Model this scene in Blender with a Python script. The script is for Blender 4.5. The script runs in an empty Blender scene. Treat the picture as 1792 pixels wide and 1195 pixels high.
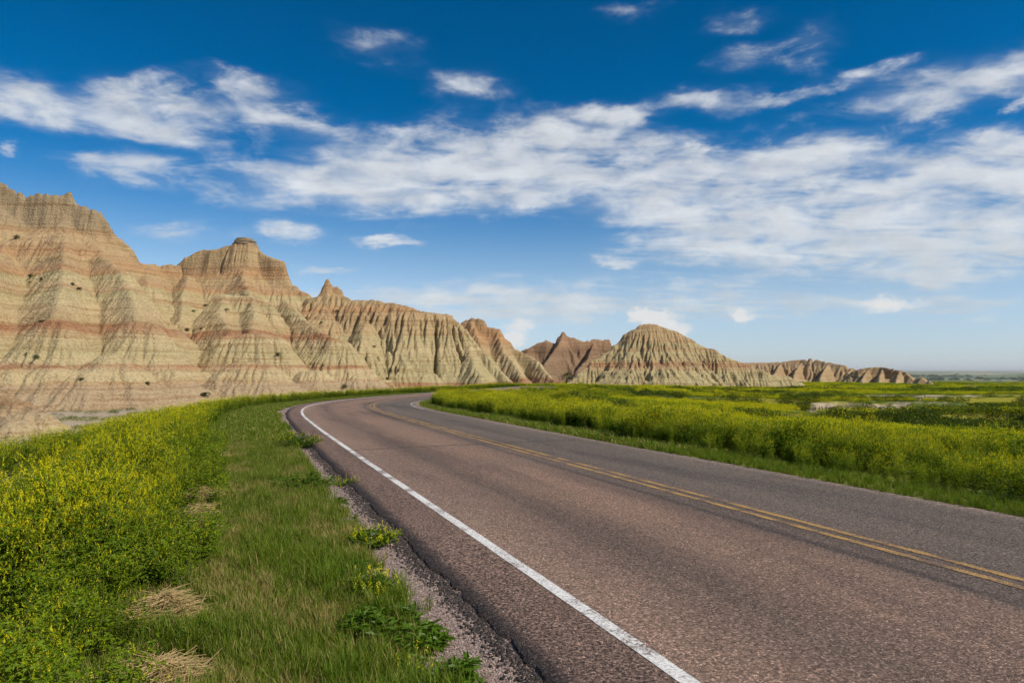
import bpy, math, random
import numpy as np
from mathutils import Vector

# ------------------------------------------------------------------ camera, sky, sun, exposure
SC = bpy.context.scene
COL = SC.collection
FPX, HORY, CPX, EYE = 1195.0, 646.0, 896.0, 1.6      # focal length and horizon in photo pixels, eye height (m)
SUN_AZ, SUN_EL = math.radians(119), math.radians(45)   # azimuth clockwise from +Y

cam_d = bpy.data.cameras.new('camera')
cam_d.sensor_width = 36.0
cam_d.lens = 36.0 * FPX / 1792.0
cam_d.shift_y = (HORY - 597.5) / 1792.0
cam_d.clip_start = 0.05
cam_d.clip_end = 200000.0
cam = bpy.data.objects.new('camera', cam_d)
cam.location = (0, 0, EYE)
cam.rotation_euler = (math.pi / 2, 0, 0)
COL.objects.link(cam)
SC.camera = cam

SC.view_settings.view_transform = 'Standard'
SC.view_settings.look = 'None'
SC.view_settings.gamma = 1.0
SC.view_settings.exposure = 0.0
SC.view_settings.use_curve_mapping = False
SC.render.engine = 'CYCLES'
SC.cycles.use_denoising = True
SC.cycles.use_adaptive_sampling = True
SC.cycles.adaptive_threshold = 0.02
SC.cycles.adaptive_min_samples = 8
SC.cycles.max_bounces = 5
SC.cycles.diffuse_bounces = 2
SC.cycles.transmission_bounces = 3
SC.cycles.volume_bounces = 0
SC.cycles.sample_clamp_indirect = 6.0

sun_d = bpy.data.lights.new('sun', 'SUN')
sun_d.energy = 4.6
sun_d.angle = math.radians(0.53)
sun_d.color = (1.0, 0.93, 0.82)
sun = bpy.data.objects.new('sun', sun_d)
sv = Vector((math.sin(SUN_AZ) * math.cos(SUN_EL), math.cos(SUN_AZ) * math.cos(SUN_EL), math.sin(SUN_EL)))
sun.rotation_euler = (-sv).to_track_quat('-Z', 'Y').to_euler()
sun.location = (60, -40, 80)
COL.objects.link(sun)


class NT:
    """small helper for node trees"""
    def __init__(s, tree):
        s.t = tree; s.n = tree.nodes; s.l = tree.links
    def node(s, typ, **kw):
        n = s.n.new(typ)
        for k, v in kw.items():
            if k.startswith('i_'):
                s.set(n.inputs[k[2:].replace('_', ' ')], v)
            else:
                setattr(n, k, v)
        return n
    def set(s, sock, v):
        if isinstance(v, bpy.types.NodeSocket):
            s.l.new(v, sock)
        else:
            if sock.type == 'RGBA' and len(v) == 3:
                v = (*v, 1.0)
            sock.default_value = v
    def math(s, op, a, b=None, c=None, clamp=False):
        n = s.n.new('ShaderNodeMath'); n.operation = op; n.use_clamp = clamp
        s.set(n.inputs[0], a)
        if b is not None: s.set(n.inputs[1], b)
        if c is not None: s.set(n.inputs[2], c)
        return n.outputs[0]
    def vec(s, op, a, b=None, out=0):
        n = s.n.new('ShaderNodeVectorMath'); n.operation = op
        s.set(n.inputs[0], a)
        if b is not None: s.set(n.inputs[1], b)
        return n.outputs['Value'] if out == 'v' else n.outputs[0]
    def mix(s, f, a, b, blend='MIX'):
        n = s.n.new('ShaderNodeMix'); n.data_type = 'RGBA'; n.blend_type = blend
        s.set(n.inputs[0], f); s.set(n.inputs[6], a); s.set(n.inputs[7], b)
        return n.outputs[2]
    def noise(s, vec, scale, detail=4.0, rough=0.5, dist=0.0, out=0):
        n = s.n.new('ShaderNodeTexNoise')
        if vec is not None: s.l.new(vec, n.inputs['Vector'])
        n.inputs['Scale'].default_value = scale; n.inputs['Detail'].default_value = detail
        n.inputs['Roughness'].default_value = rough; n.inputs['Distortion'].default_value = dist
        return n.outputs[out]
    def voronoi(s, vec, scale, feature='F1', out='Distance', rnd=1.0):
        n = s.n.new('ShaderNodeTexVoronoi'); n.feature = feature
        if vec is not None: s.l.new(vec, n.inputs['Vector'])
        n.inputs['Scale'].default_value = scale; n.inputs['Randomness'].default_value = rnd
        return n.outputs[out]
    def ramp(s, f, stops, interp='LINEAR'):
        n = s.n.new('ShaderNodeValToRGB'); cr = n.color_ramp; cr.interpolation = interp
        while len(cr.elements) > 1: cr.elements.remove(cr.elements[-1])
        for i, (p, c) in enumerate(stops):
            e = cr.elements[0] if i == 0 else cr.elements.new(p)
            e.position = p
            e.color = (*c, 1.0) if not isinstance(c, (int, float)) else (c, c, c, 1.0)
        s.l.new(f, n.inputs[0])
        return n.outputs[0]
    def sstep(s, f, lo, hi, a=0.0, b=1.0):
        n = s.n.new('ShaderNodeMapRange'); n.interpolation_type = 'SMOOTHSTEP'
        s.set(n.inputs[0], f)
        for i, v in enumerate((lo, hi, a, b)): n.inputs[i + 1].default_value = v
        return n.outputs[0]


def lin(r, g, b):
    f = lambda c: ((c / 255) / 12.92 if c / 255 <= 0.04045 else ((c / 255 + 0.055) / 1.055) ** 2.4)
    return (f(r), f(g), f(b))


def build_world():
    w = bpy.data.worlds.new('World'); SC.world = w; w.use_nodes = True
    try:
        w.cycles.sampling_method = 'MANUAL'; w.cycles.sample_map_resolution = 256
    except Exception:
        pass
    t = NT(w.node_tree); t.n.clear()
    out = t.node('ShaderNodeOutputWorld'); bg = t.node('ShaderNodeBackground'); bg.inputs[1].default_value = 0.1
    t.l.new(bg.outputs[0], out.inputs[0])
    sky = t.node('ShaderNodeTexSky'); sky.sky_type = 'NISHITA'; sky.sun_disc = False
    sky.sun_elevation = SUN_EL; sky.sun_rotation = SUN_AZ
    sky.altitude = 800; sky.air_density = 1.0; sky.dust_density = 0.6; sky.ozone_density = 3.0
    tc = t.node('ShaderNodeTexCoord')
    d = t.vec('NORMALIZE', tc.outputs['Generated'])
    sx = t.node('ShaderNodeSeparateXYZ', i_Vector=d)
    X, Y, Z = sx.outputs
    az = t.math('ARCTAN2', X, Y); el = t.math('ARCSINE', Z)
    # polarised: deeper, more saturated blue higher up, pale near the horizon
    hs = t.node('ShaderNodeHueSaturation', i_Saturation=t.sstep(el, -0.02, 0.30, 0.74, 1.50), i_Value=t.sstep(el, 0.02, 0.50, 1.22, 0.86), i_Color=sky.outputs[0])
    skyc = t.mix(t.sstep(el, 0.16, 0.0), hs.outputs[0], t.mix(1.0, hs.outputs[0], (0.78, 0.88, 1.08), 'MULTIPLY'))
    # ---- clouds on a high flat layer
    zz = t.math('ADD', t.math('MAXIMUM', Z, 0.0), 0.10)
    pl = t.node('ShaderNodeCombineXYZ', i_X=t.math('DIVIDE', X, zz), i_Y=t.math('DIVIDE', Y, zz), i_Z=0.0).outputs[0]
    ae = t.node('ShaderNodeCombineXYZ', i_X=az, i_Y=el, i_Z=0.0).outputs[0]
    # irregular edges: bend the layout coordinates with noise
    wob = t.noise(t.vec('MULTIPLY', ae, (8.0, 19.0, 1.0)), 1.0, 5.0, 0.65, 0.0, out=1)
    aew = t.vec('ADD', ae, t.vec('MULTIPLY', t.vec('SUBTRACT', wob, (0.5, 0.5, 0.5)), (0.16, 0.060, 0.0)))
    blobs = [  # photo px, py, half-widths px, weight
        (620, 322, 230, 42, .55), (860, 265, 160, 48, .95), (1010, 285, 200, 45, 1.0), (740, 300, 190, 60, .75), (860, 352, 230, 34, .36), (1180, 310, 130, 40, .75),
        (1330, 330, 160, 45, .75), (1560, 350, 230, 70, .95), (1740, 300, 130, 60, .8), (1700, 370, 160, 60, .8),
        (1280, 400, 190, 42, .9), (1180, 350, 140, 34, .4), (1400, 430, 260, 36, .8), (1660, 445, 190, 32, .95), (1420, 262, 110, 26, .8),
        (60, 185, 110, 36, .8), (240, 185, 100, 44, .75), (280, 165, 60, 30, .5), (270, 238, 120, 18, .5), (230, 292, 110, 26, .65), (10, 258, 28, 14, .7),
        (430, 160, 85, 28, .7), (460, 208, 120, 26, .6), (540, 220, 60, 14, .5), (420, 122, 36, 9, .4),
        (660, 85, 80, 26, .28), (820, 150, 80, 26, .36), (1040, 200, 85, 16, .6), (1080, 210, 35, 16, .5),
        (1230, 172, 100, 18, .55), (1370, 175, 110, 14, .7), (1300, 105, 60, 20, .33), (1430, 80, 60, 40, .33), (1530, 125, 50, 13, .6),
        (1640, 160, 240, 40, .45), (1500, 200, 160, 24, .25), (1770, 120, 60, 30, .4), (1640, 200, 60, 14, .5), (1785, 180, 22, 10, .9), (1740, 245, 60, 14, .5),
        (1220, 262, 40, 9, .5), (500, 405, 55, 18, .6), (330, 412, 70, 22, .5), (685, 420, 50, 10, .75), (1080, 453, 44, 8, .8),
        (560, 466, 70, 8, .4), (450, 350, 120, 20, .35), (950, 530, 340, 38, .85), (1300, 540, 150, 24, .42), (700, 515, 110, 18, .40), (1560, 530, 140, 22, .6), (1500, 480, 300, 20, .35), (1750, 530, 120, 16, .4),
        (1100, 20, 60, 20, .2), (1290, 40, 60, 20, .2),
    ]
    M = None
    for px, py, rx, ry, wt in blobs:
        a = math.atan((px - CPX) / FPX); r = math.hypot(FPX, px - CPX)
        e = math.atan((HORY - py) / r)
        sa = rx / FPX * math.cos(a) ** 2; se = ry / r * math.cos(e) ** 2
        q = t.vec('MULTIPLY', t.vec('SUBTRACT', aew, (a, e, 0)), (1 / sa, 1 / se, 0))
        g = t.math('POWER', 0.30, t.vec('DOT_PRODUCT', q, q, out='v'))
        M = t.math('MULTIPLY_ADD', g, wt, M if M is not None else 0.0)
    M = t.math('MINIMUM', M, 0.82)
    # elsewhere in the sky: broken cloud of the same kind, from large-scale noise
    big = t.noise(pl, 0.55, 3.0, 0.55, 0.4)
    rest = t.math('ADD', t.sstep(t.math('ABSOLUTE', az), 0.66, 0.95), t.sstep(el, 0.50, 0.75), clamp=True)
    M = t.math('MULTIPLY_ADD', t.math('MULTIPLY', t.sstep(big, 0.48, 0.66), 0.85), rest, M)
    streak = t.vec('MULTIPLY', pl, (0.8, 1.7, 1.0))
    n1 = t.noise(streak, 2.2, 7.0, 0.58, 0.6)
    n2 = t.noise(t.vec('MULTIPLY', ae, (15.0, 34.0, 1.0)), 1.0, 6.0, 0.58, 0.4)
    n = t.math('ADD', t.math('MULTIPLY', n1, 0.62), t.math('MULTIPLY', n2, 0.98))      # mean about 0.75
    n = t.math('SUBTRACT', n, 0.11)      # mean about 0.67
    dens = t.math('ADD', t.math('MULTIPLY', M, 0.40), n)
    alpha = t.math('MULTIPLY', t.sstep(dens, 0.70, 1.20), t.sstep(M, 0.0, 0.30))
    veil = t.math('MULTIPLY', t.sstep(M, 0.02, 0.8), t.math('MULTIPLY', t.sstep(n1, .25, .65), 0.60))
    alpha = t.math('SUBTRACT', 1.0, t.math('MULTIPLY', t.math('SUBTRACT', 1.0, alpha), t.math('SUBTRACT', 1.0, veil)))
    # small heaped clouds near the horizon
    hb = [(1120, 552, 22, 13, 1.2), (1150, 558, 26, 14, 1.2), (1190, 578, 26, 12, 1.1), (915, 568, 36, 10, .9), (905, 590, 26, 12, .8), (890, 600, 20, 12, .7), (1300, 555, 26, 13, .9),
          (1545, 530, 34, 14, .9), (1600, 535, 40, 10, .6), (1720, 555, 40, 9, .5), (1290, 548, 10, 8, .6)]
    Q = None
    wob2 = t.noise(t.vec('MULTIPLY', ae, (60.0, 80.0, 1.0)), 1.0, 2.0, 0.6, 0.0, out=1)
    aeh = t.vec('ADD', ae, t.vec('MULTIPLY', t.vec('SUBTRACT', wob2, (0.5, 0.5, 0.5)), (0.035, 0.022, 0.0)))
    for px, py, rx, ry, wt in hb:
        a = math.atan((px - CPX) / FPX); r = math.hypot(FPX, px - CPX); e = math.atan((HORY - py) / r)
        q = t.vec('MULTIPLY', t.vec('SUBTRACT', aeh, (a, e, 0)), (r / rx, r / ry, 0))
        g = t.math('POWER', 0.45, t.vec('DOT_PRODUCT', q, q, out='v'))
        Q = t.math('MULTIPLY_ADD', g, wt, Q if Q is not None else 0.0)
    heap = t.sstep(t.math('ADD', Q, t.math('SUBTRACT', n2, 0.5)), 0.25, 1.05)
    cb = t.noise(t.vec('MULTIPLY', ae, (14.0, 34.0, 1.0)), 1.0, 3.0, 0.6, 0.0)
    shade = t.math('MULTIPLY_ADD', t.math('SUBTRACT', cb, 0.5), 0.6, 1.0)
    ccol = t.mix(t.sstep(el, 0.02, 0.22), (5.8, 6.3, 6.7), (7.3, 7.5, 7.7))
    ccol = t.vec('SCALE', ccol); t.n[-1].inputs['Scale'].default_value = 1.0
    t.l.new(shade, t.n[-1].inputs['Scale'])
    c1 = t.mix(t.math('MULTIPLY', alpha, 0.88), skyc, ccol)
    c2 = t.mix(t.math('MULTIPLY', heap, 0.95), c1, (7.6, 7.7, 7.8))
    t.l.new(c2, bg.inputs[0])


build_world()

# ------------------------------------------------------------------ numpy helpers
def _hash(ix, iy, seed):
    h = (ix.astype(np.int64) * 374761393 + iy.astype(np.int64) * 668265263 + seed * 974634777) & 0xFFFFFFFF
    h = ((h ^ (h >> 13)) * 1274126177) & 0xFFFFFFFF
    h = ((h ^ (h >> 15)) * 2246822519) & 0xFFFFFFFF
    return ((h ^ (h >> 16)) & 0xFFFF) / 65536.0


def noise2(x, y, seed=0):
    x = np.asarray(x, float); y = np.asarray(y, float)
    ix = np.floor(x); iy = np.floor(y); fx = x - ix; fy = y - iy
    ux = fx * fx * fx * (fx * (fx * 6 - 15) + 10); uy = fy * fy * fy * (fy * (fy * 6 - 15) + 10)
    def g(dx, dy):
        a = _hash(ix + dx, iy + dy, seed) * 2 * np.pi
        return np.cos(a) * (fx - dx) + np.sin(a) * (fy - dy)
    a = g(0, 0) * (1 - ux) + g(1, 0) * ux
    b = g(0, 1) * (1 - ux) + g(1, 1) * ux
    return (a * (1 - uy) + b * uy) * 1.5


def fbm(x, y, octv=4, seed=0, rough=0.5, lac=2.03):
    s = 0.0; a = 1.0; n = 0.0
    for k in range(octv):
        s = s + a * noise2(x, y, seed + k * 17); n += a
        x = x * lac + 3.7; y = y * lac - 1.3; a *= rough
    return s / n


def smooth(a, b, x):
    t = np.clip((x - a) / (b - a), 0, 1)
    return t * t * (3 - 2 * t)


def W(px, py, d):
    return ((px - CPX) / FPX * d, d, EYE + (HORY - py) / FPX * d)


def mesh_from(name, V, faces4=None, faces3=None, mats=None, smooth_shade=False, fm4=None, fm3=None):
    me = bpy.data.meshes.new(name)
    V = np.asarray(V, np.float32).reshape(-1, 3)
    f4 = np.zeros((0, 4), np.int32) if faces4 is None else np.asarray(faces4, np.int32).reshape(-1, 4)
    f3 = np.zeros((0, 3), np.int32) if faces3 is None else np.asarray(faces3, np.int32).reshape(-1, 3)
    nl = f4.size + f3.size; nf = len(f4) + len(f3)
    me.vertices.add(len(V)); me.vertices.foreach_set('co', V.ravel())
    me.loops.add(nl); me.loops.foreach_set('vertex_index', np.concatenate([f4.ravel(), f3.ravel()]))
    me.polygons.add(nf)
    st = np.concatenate([np.arange(len(f4)) * 4, f4.size + np.arange(len(f3)) * 3]).astype(np.int32)
    me.polygons.foreach_set('loop_start', st)
    if fm4 is not None or fm3 is not None:
        m4 = np.zeros(len(f4), np.int32) if fm4 is None else np.asarray(fm4, np.int32)
        m3 = np.zeros(len(f3), np.int32) if fm3 is None else np.asarray(fm3, np.int32)
        me.polygons.foreach_set('material_index', np.concatenate([m4, m3]))
    if smooth_shade:
        me.polygons.foreach_set('use_smooth', np.ones(nf, bool))
    for m in (mats or []):
        me.materials.append(m)
    me.update(calc_edges=True)
    return me


def link(name, me, parent=None, label=None, category=None, group=None, kind=None, loc=None):
    o = bpy.data.objects.new(name, me)
    COL.objects.link(o)
    if parent is not None: o.parent = parent
    if loc is not None: o.location = loc
    for k, v in (('label', label), ('category', category), ('group', group), ('kind', kind)):
        if v: o[k] = v
    return o


def add_attr(me, name, vals):
    a = me.attributes.new(name, 'FLOAT', 'POINT')
    a.data.foreach_set('value', np.asarray(vals, np.float32).ravel())


# ------------------------------------------------------------------ the road line and the ground height
CTRL = [(7.54, -13.0), (4.93, -6.5), (2.30, 0.0), (-0.6, 7.25), (-3.42, 14.3), (-6.25, 21.5), (-8.6, 28.0), (-10.3, 34.0), (-11.2, 39.5), (-11.3, 44.0), (-10.4, 49.0),
        (-8.5, 55.5), (-5.7, 62.5), (-2.5, 70.5), (0.6, 80.0), (3.0, 92.0), (4.4, 107.0), (5.2, 128.0), (9.0, 160.0), (18, 215.0), (36, 270.0)]


def catmull(P, per=8):
    P = np.array(P, float); P = np.vstack([2 * P[0] - P[1], P, 2 * P[-1] - P[-2]])
    out = []
    for i in range(1, len(P) - 2):
        t = np.linspace(0, 1, per, endpoint=False)[:, None]
        a, b, c, d = P[i - 1], P[i], P[i + 1], P[i + 2]
        out.append(0.5 * (2 * b + (c - a) * t + (2 * a - 5 * b + 4 * c - d) * t ** 2 + (3 * b - a - 3 * c + d) * t ** 3))
    out.append(P[-2][None])
    return np.vstack(out)


PATH = catmull(CTRL)
PTAN = np.gradient(PATH, axis=0); PTAN /= np.linalg.norm(PTAN, axis=1)[:, None]
PNOR = np.stack([PTAN[:, 1], -PTAN[:, 0]], 1)                # to the right
PLEN = np.concatenate([[0], np.cumsum(np.linalg.norm(np.diff(PATH, axis=0), axis=1))])
PZ = np.interp(PATH[:, 1], [-20, 4, 22, 42, 60, 85, 135, 300], [0, 0, -.14, -.42, -.48, -.50, -2.0, -4.2])
S_PAVE_L, S_PAVE_R, S_YEL = -0.64, 5.72, 3.26


def road_sl(x, y):
    """signed distance right of the white edge line, distance along it, road height there"""
    x = np.asarray(x, float).ravel(); y = np.asarray(y, float).ravel()
    S = np.empty_like(x); L = np.empty_like(x); ZR = np.empty_like(x)
    A = PATH[:-1]; B = PATH[1:]; AB = B - A; LL = (AB ** 2).sum(1)
    for k in range(0, len(x), 20000):
        px = x[k:k + 20000, None]; py = y[k:k + 20000, None]
        t = np.clip(((px - A[:, 0]) * AB[:, 0] + (py - A[:, 1]) * AB[:, 1]) / LL, 0, 1)
        dx = px - A[:, 0] - t * AB[:, 0]; dy = py - A[:, 1] - t * AB[:, 1]
        d2 = dx * dx + dy * dy
        i = d2.argmin(1); r = np.arange(len(i))
        tt = t[r, i]; d = np.sqrt(d2[r, i])
        side = np.sign(AB[i, 1] * dx[r, i] - AB[i, 0] * dy[r, i])
        S[k:k + 20000] = d * np.where(side == 0, 1, side)
        L[k:k + 20000] = PLEN[i] + tt * (PLEN[i + 1] - PLEN[i])
        ZR[k:k + 20000] = PZ[i] + tt * (PZ[i + 1] - PZ[i])
    return S, L, ZR


# bare washes cut into the meadow: centre x, y, half sizes, depth
WASH = [(16.5, 106, 5.5, 7.5, 1.1), (31.5, 61, 6.5, 4.0, .7), (38, 66, 4, 3, .6), (22.5, 55, 2.2, 2.0, .6), (20.0, 50.0, 2.0, 1.6, .5), (24.2, 37.5, 2.0, 1.9, .8), (29.5, 37.0, 3.4, 2.4, .9), (43, 59, 3.6, 3.5, .9),
        (5.5, 62, 1.4, 2.4, .5), (-1.6, 46.0, 0.9, 1.4, .3), (10.5, 83, 2.5, 3.0, .6), (16.5, 44, 1.3, 1.2, .4), (26.2, 33.2, 1.6, 0.9, .35),
        (60, 98, 14, 5, .8), (85, 150, 22, 6, .8)]
MOUND = [(128, 195, 12, 8, 1.6)]


def wash_field(x, y):
    am = 1.6 + 2.6 * smooth(30, 60, y)
    wx = x + fbm(x * .22, y * .3, 4, 91, .6) * am * 1.6; wy = y + fbm(x * .22, y * .3, 4, 92, .6) * am
    dep = np.zeros_like(x); bare = np.zeros_like(x)
    for cx, cy, rx, ry, dp in WASH:
        e = np.sqrt(((wx - cx) / rx) ** 2 + ((wy - cy) / ry) ** 2)
        k = 1 - smooth(0.78, 1.02, e)
        dep = np.maximum(dep, k * dp); bare = np.maximum(bare, 1 - smooth(0.95, 1.08, e))
    for cx, cy, rx, ry, dp in MOUND:
        e = np.sqrt(((wx - cx) / rx) ** 2 + ((wy - cy) / ry) ** 2)
        dep -= (1 - smooth(0.0, 1.0, e)) * dp; bare = np.maximum(bare, 1 - smooth(0.7, 0.9, e))
    return dep, bare


def ground_z(x, y, full=False):
    shp = np.shape(x)
    x = np.asarray(x, float).ravel(); y = np.asarray(y, float).ravel()
    s, l, zr = road_sl(x, y)
    d = np.hypot(x, y)
    wr = smooth(-32, -4, x)
    zleft = -3.3 + 0.25 * fbm(x * .11, y * .11, 3, 5)
    dd = np.minimum(d, 420)
    zright = -1.12 - 0.012 * dd + 0.34 * fbm(x * .045, y * .07, 3, 6) * smooth(15, 50, d)
    # shallow terraces in the meadow
    tn = fbm(x * .026 + 2.2, y * .06, 3, 8)
    zright += 0.8 * (smooth(0.02, 0.05, tn) - 0.5) * smooth(35, 60, d)
    zp = zleft * (1 - wr) + zright * wr
    left = s < S_PAVE_L
    fl = np.interp(-s, [0.64, 1.6, 3.0, 4.5, 6, 9, 14, 26], [.010, .020, .045, .17, .38, .66, .86, 1])
    fr = np.interp(s - S_PAVE_R, [0, .8, 2, 5, 10, 25], [.012, .03, .10, .27, .52, 1])
    f = np.where(left, fl, np.where(s > S_PAVE_R, fr, 0.0))
    z = (zr - 0.03) * (1 - f) + zp * f
    dep, bare = wash_field(x, y)
    z = z - dep * smooth(4, 9, np.where(left, 0, s - S_PAVE_R))
    z += 0.03 * fbm(x * .9, y * .9, 3, 21) * smooth(0.8, 2.5, np.where(left, -s, s - S_PAVE_R))
    # the tableland ends and the low prairie begins
    edge = 400 + 60 * fbm(x * .004, y * .004, 3, 33)
    drop = smooth(0, 1800, d - edge)
    far = -58 + 9 * fbm(x * .0006, y * .0010, 4, 44) + 5 * fbm(x * .003, y * .003, 3, 45)
    z = z * (1 - drop) + far * drop
    if full:
        bare = np.maximum(bare * smooth(4, 8, np.where(left, 0, s - S_PAVE_R)), 0)
        # the pale dry wash on the left below the road
        wl = smooth(9, 14, np.where(left, -s, 0)) * (1 - wr) * smooth(-0.22, 0.02, fbm(x * .16, y * .2, 4, 61))
        wl = np.maximum(wl, smooth(58, 74, y) * (1 - wr) * smooth(-0.3, -0.1, fbm(x * .16, y * .2, 4, 62)) * left)
        bare = np.maximum(bare, wl * (d < 400))
        return z.reshape(shp), s.reshape(shp), l.reshape(shp), bare.reshape(shp)
    return z.reshape(shp)


# ------------------------------------------------------------------ materials of the land
def new_mat(name):
    m = bpy.data.materials.new(name); m.use_nodes = True
    t = NT(m.node_tree); t.n.clear()
    out = t.node('ShaderNodeOutputMaterial')
    return m, t, out


def principled(t, out, color, rough=0.95, bump=None, bstr=0.3, bdist=0.05, spec=0.15):
    p = t.node('ShaderNodeBsdfPrincipled')
    t.set(p.inputs['Base Color'], color); t.set(p.inputs['Roughness'], rough)
    p.inputs['Specular IOR Level'].default_value = spec
    if bump is not None:
        b = t.node('ShaderNodeBump'); b.inputs['Strength'].default_value = bstr; b.inputs['Distance'].default_value = bdist
        t.l.new(bump, b.inputs['Height']); t.l.new(b.outputs[0], p.inputs['Normal'])
    t.l.new(p.outputs[0], out.inputs[0])
    return p


def mat_ground():
    m, t, out = new_mat('ground_soil')
    geo = t.node('ShaderNodeNewGeometry'); P = geo.outputs['Position']
    bare = t.node('ShaderNodeAttribute', attribute_name='bare').outputs['Fac']
    far = t.node('ShaderNodeAttribute', attribute_name='far').outputs['Fac']
    n1 = t.noise(P, 0.9, 6, 0.6); n2 = t.noise(P, 14.0, 4, 0.6); n3 = t.noise(P, 0.05, 4, 0.55)
    soil = t.mix(n1, (0.32, 0.25, 0.17), (0.46, 0.37, 0.265))
    soil = t.mix(t.sstep(n2, .35, .75, 0, .5), soil, (0.33, 0.26, 0.18))
    green = t.mix(n1, (0.075, 0.105, 0.022), (0.13, 0.15, 0.03))
    green = t.mix(t.sstep(n3, .42, .60), green, (0.24, 0.22, 0.025))
    near = t.mix(bare, green, soil)
    # far prairie: fields and dark breaks
    sep = t.node('ShaderNodeSeparateXYZ', i_Vector=P)
    fv = t.node('ShaderNodeCombineXYZ', i_X=t.math('MULTIPLY', sep.outputs[0], 0.0006), i_Y=t.math('MULTIPLY', sep.outputs[1], 0.00045), i_Z=0.0).outputs[0]
    cell = t.voronoi(fv, 1.6, out='Color', rnd=0.8)
    cr = t.node('ShaderNodeSeparateColor', i_Color=cell).outputs[0]
    fields = t.ramp(cr, [(0, (0.05, 0.08, 0.035)), (.3, (0.09, 0.12, 0.045)), (.55, (0.15, 0.15, 0.07)), (.75, (0.30, 0.25, 0.17)), (.85, (0.08, 0.10, 0.045)), (1, (0.12, 0.15, 0.05))], 'CONSTANT')
    fields = t.mix(t.sstep(t.noise(fv, 2.5, 6, 0.6), .5, .62, 0, .8), fields, (0.035, 0.055, 0.03))
    c = t.mix(far, near, t.mix(1.0, fields, (1.7, 1.6, 1.5), 'MULTIPLY'))
    principled(t, out, c, 0.95, t.math('ADD', n1, t.math('MULTIPLY', n2, 0.4)), 0.5, 0.06)
    return m


def mat_strata(name, stops, wob=0.5, light=1.0, fine=1.0):
    """horizontal beds of coloured clay; stops = [(z, colour)]"""
    m, t, out = new_mat(name)
    geo = t.node('ShaderNodeNewGeometry'); P = geo.outputs['Position']
    sep = t.node('ShaderNodeSeparateXYZ', i_Vector=P); Z = sep.outputs[2]
    w1 = t.noise(P, 0.10, 3, 0.5); w2 = t.noise(P, 0.9, 4, 0.6)
    z = t.math('ADD', Z, t.math('MULTIPLY', t.math('SUBTRACT', w1, 0.5), 2.0 * wob))
    z = t.math('ADD', z, t.math('MULTIPLY', t.math('SUBTRACT', w2, 0.5), 0.7 * wob))
    z0, z1 = stops[0][0], stops[-1][0]
    f = t.math('DIVIDE', t.math('SUBTRACT', z, z0), z1 - z0, clamp=True)
    base = t.ramp(f, [((s[0] - z0) / (z1 - z0), tuple(c * light for c in s[1])) for s in stops])
    def dull(c):
        return tuple(v * k for v, k in zip(c, (1.12, 1.38, 1.48))) if c in (RED, RUST) else c
    plain = t.ramp(f, [((s[0] - z0) / (z1 - z0), tuple(c * light for c in dull(s[1]))) for s in stops])
    base = t.mix(t.sstep(t.noise(P, 0.16, 4, 0.65), .36, .60, .10, 1.0), plain, base)
    # thin beds
    lv = t.node('ShaderNodeCombineXYZ', i_X=t.math('MULTIPLY', sep.outputs[0], 0.02), i_Y=t.math('MULTIPLY', sep.outputs[1], 0.02), i_Z=t.math('MULTIPLY', z, 1.0)).outputs[0]
    beds = t.noise(lv, 1.9, 5, 0.7)
    base = t.mix(t.sstep(beds, .46, .66, 0, .85), base, t.mix(1.0, base, (0.74, 0.64, 0.56), 'MULTIPLY'))
    base = t.mix(t.sstep(beds, .46, .28, 0, .6), base, t.mix(1.0, base, (1.16, 1.14, 1.06), 'MULTIPLY'))
    # washed-down streaks and mottling
    bl = t.noise(P, 0.35, 5, 0.6)
    base = t.mix(t.sstep(bl, .5, .72, 0, .35), base, t.mix(1.0, base, (0.80, 0.74, 0.66), 'MULTIPLY'))
    g = t.noise(P, 3.2, 6, 0.7)
    base = t.mix(t.sstep(g, .48, .62, 0, .75), base, t.mix(1.0, base, (0.66, 0.62, 0.56), 'MULTIPLY'))
    v = t.voronoi(P, 1.6, 'DISTANCE_TO_EDGE')
    h = t.math('ADD', t.math('MULTIPLY', g, 0.8), t.math('MULTIPLY', t.math('MINIMUM', v, 0.25), 0.9))
    h = t.math('ADD', h, t.math('MULTIPLY', beds, 0.9))
    principled(t, out, base, 0.97, h, 0.75, 0.45 * fine, spec=0.08)
    return m


# ------------------------------------------------------------------ ground sheet
def axis(parts):
    out = []
    for a, b, s in parts:
        out.append(np.arange(a, b, s))
    return np.concatenate(out)


def geo_axis(a, b, n):
    return a * (b / a) ** (np.arange(1, n + 1) / n)


def build_ground():
    xs = np.concatenate([-geo_axis(45, 70000, 60)[::-1], axis([(-45, -12, .5), (-12, 14, .2), (14, 45, .35)]), geo_axis(45, 70000, 90)])
    ys = np.concatenate([-geo_axis(8, 70000, 40)[::-1], axis([(-8, 2, .5), (2, 40, .22), (40, 75, .35), (75, 130, .6)]), geo_axis(130, 70000, 110)])
    X, Y = np.meshgrid(xs, ys)
    Z, s, l, bare = ground_z(X, Y, True)
    ny, nx = X.shape
    idx = np.arange(nx * ny).reshape(ny, nx)
    F = np.stack([idx[:-1, :-1], idx[:-1, 1:], idx[1:, 1:], idx[1:, :-1]], -1).reshape(-1, 4)
    me = mesh_from('ground', np.stack([X, Y, Z], -1), F, mats=[mat_ground()], smooth_shade=True)
    add_attr(me, 'bare', bare)
    add_attr(me, 'far', smooth(420, 1100, np.hypot(X, Y)))
    link('ground', me, kind='structure', label='meadow ground with bare tan washes, running out to the far blue prairie')


build_ground()


# ------------------------------------------------------------------ badlands hills
class Hill:
    pass


HILLS = []


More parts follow.
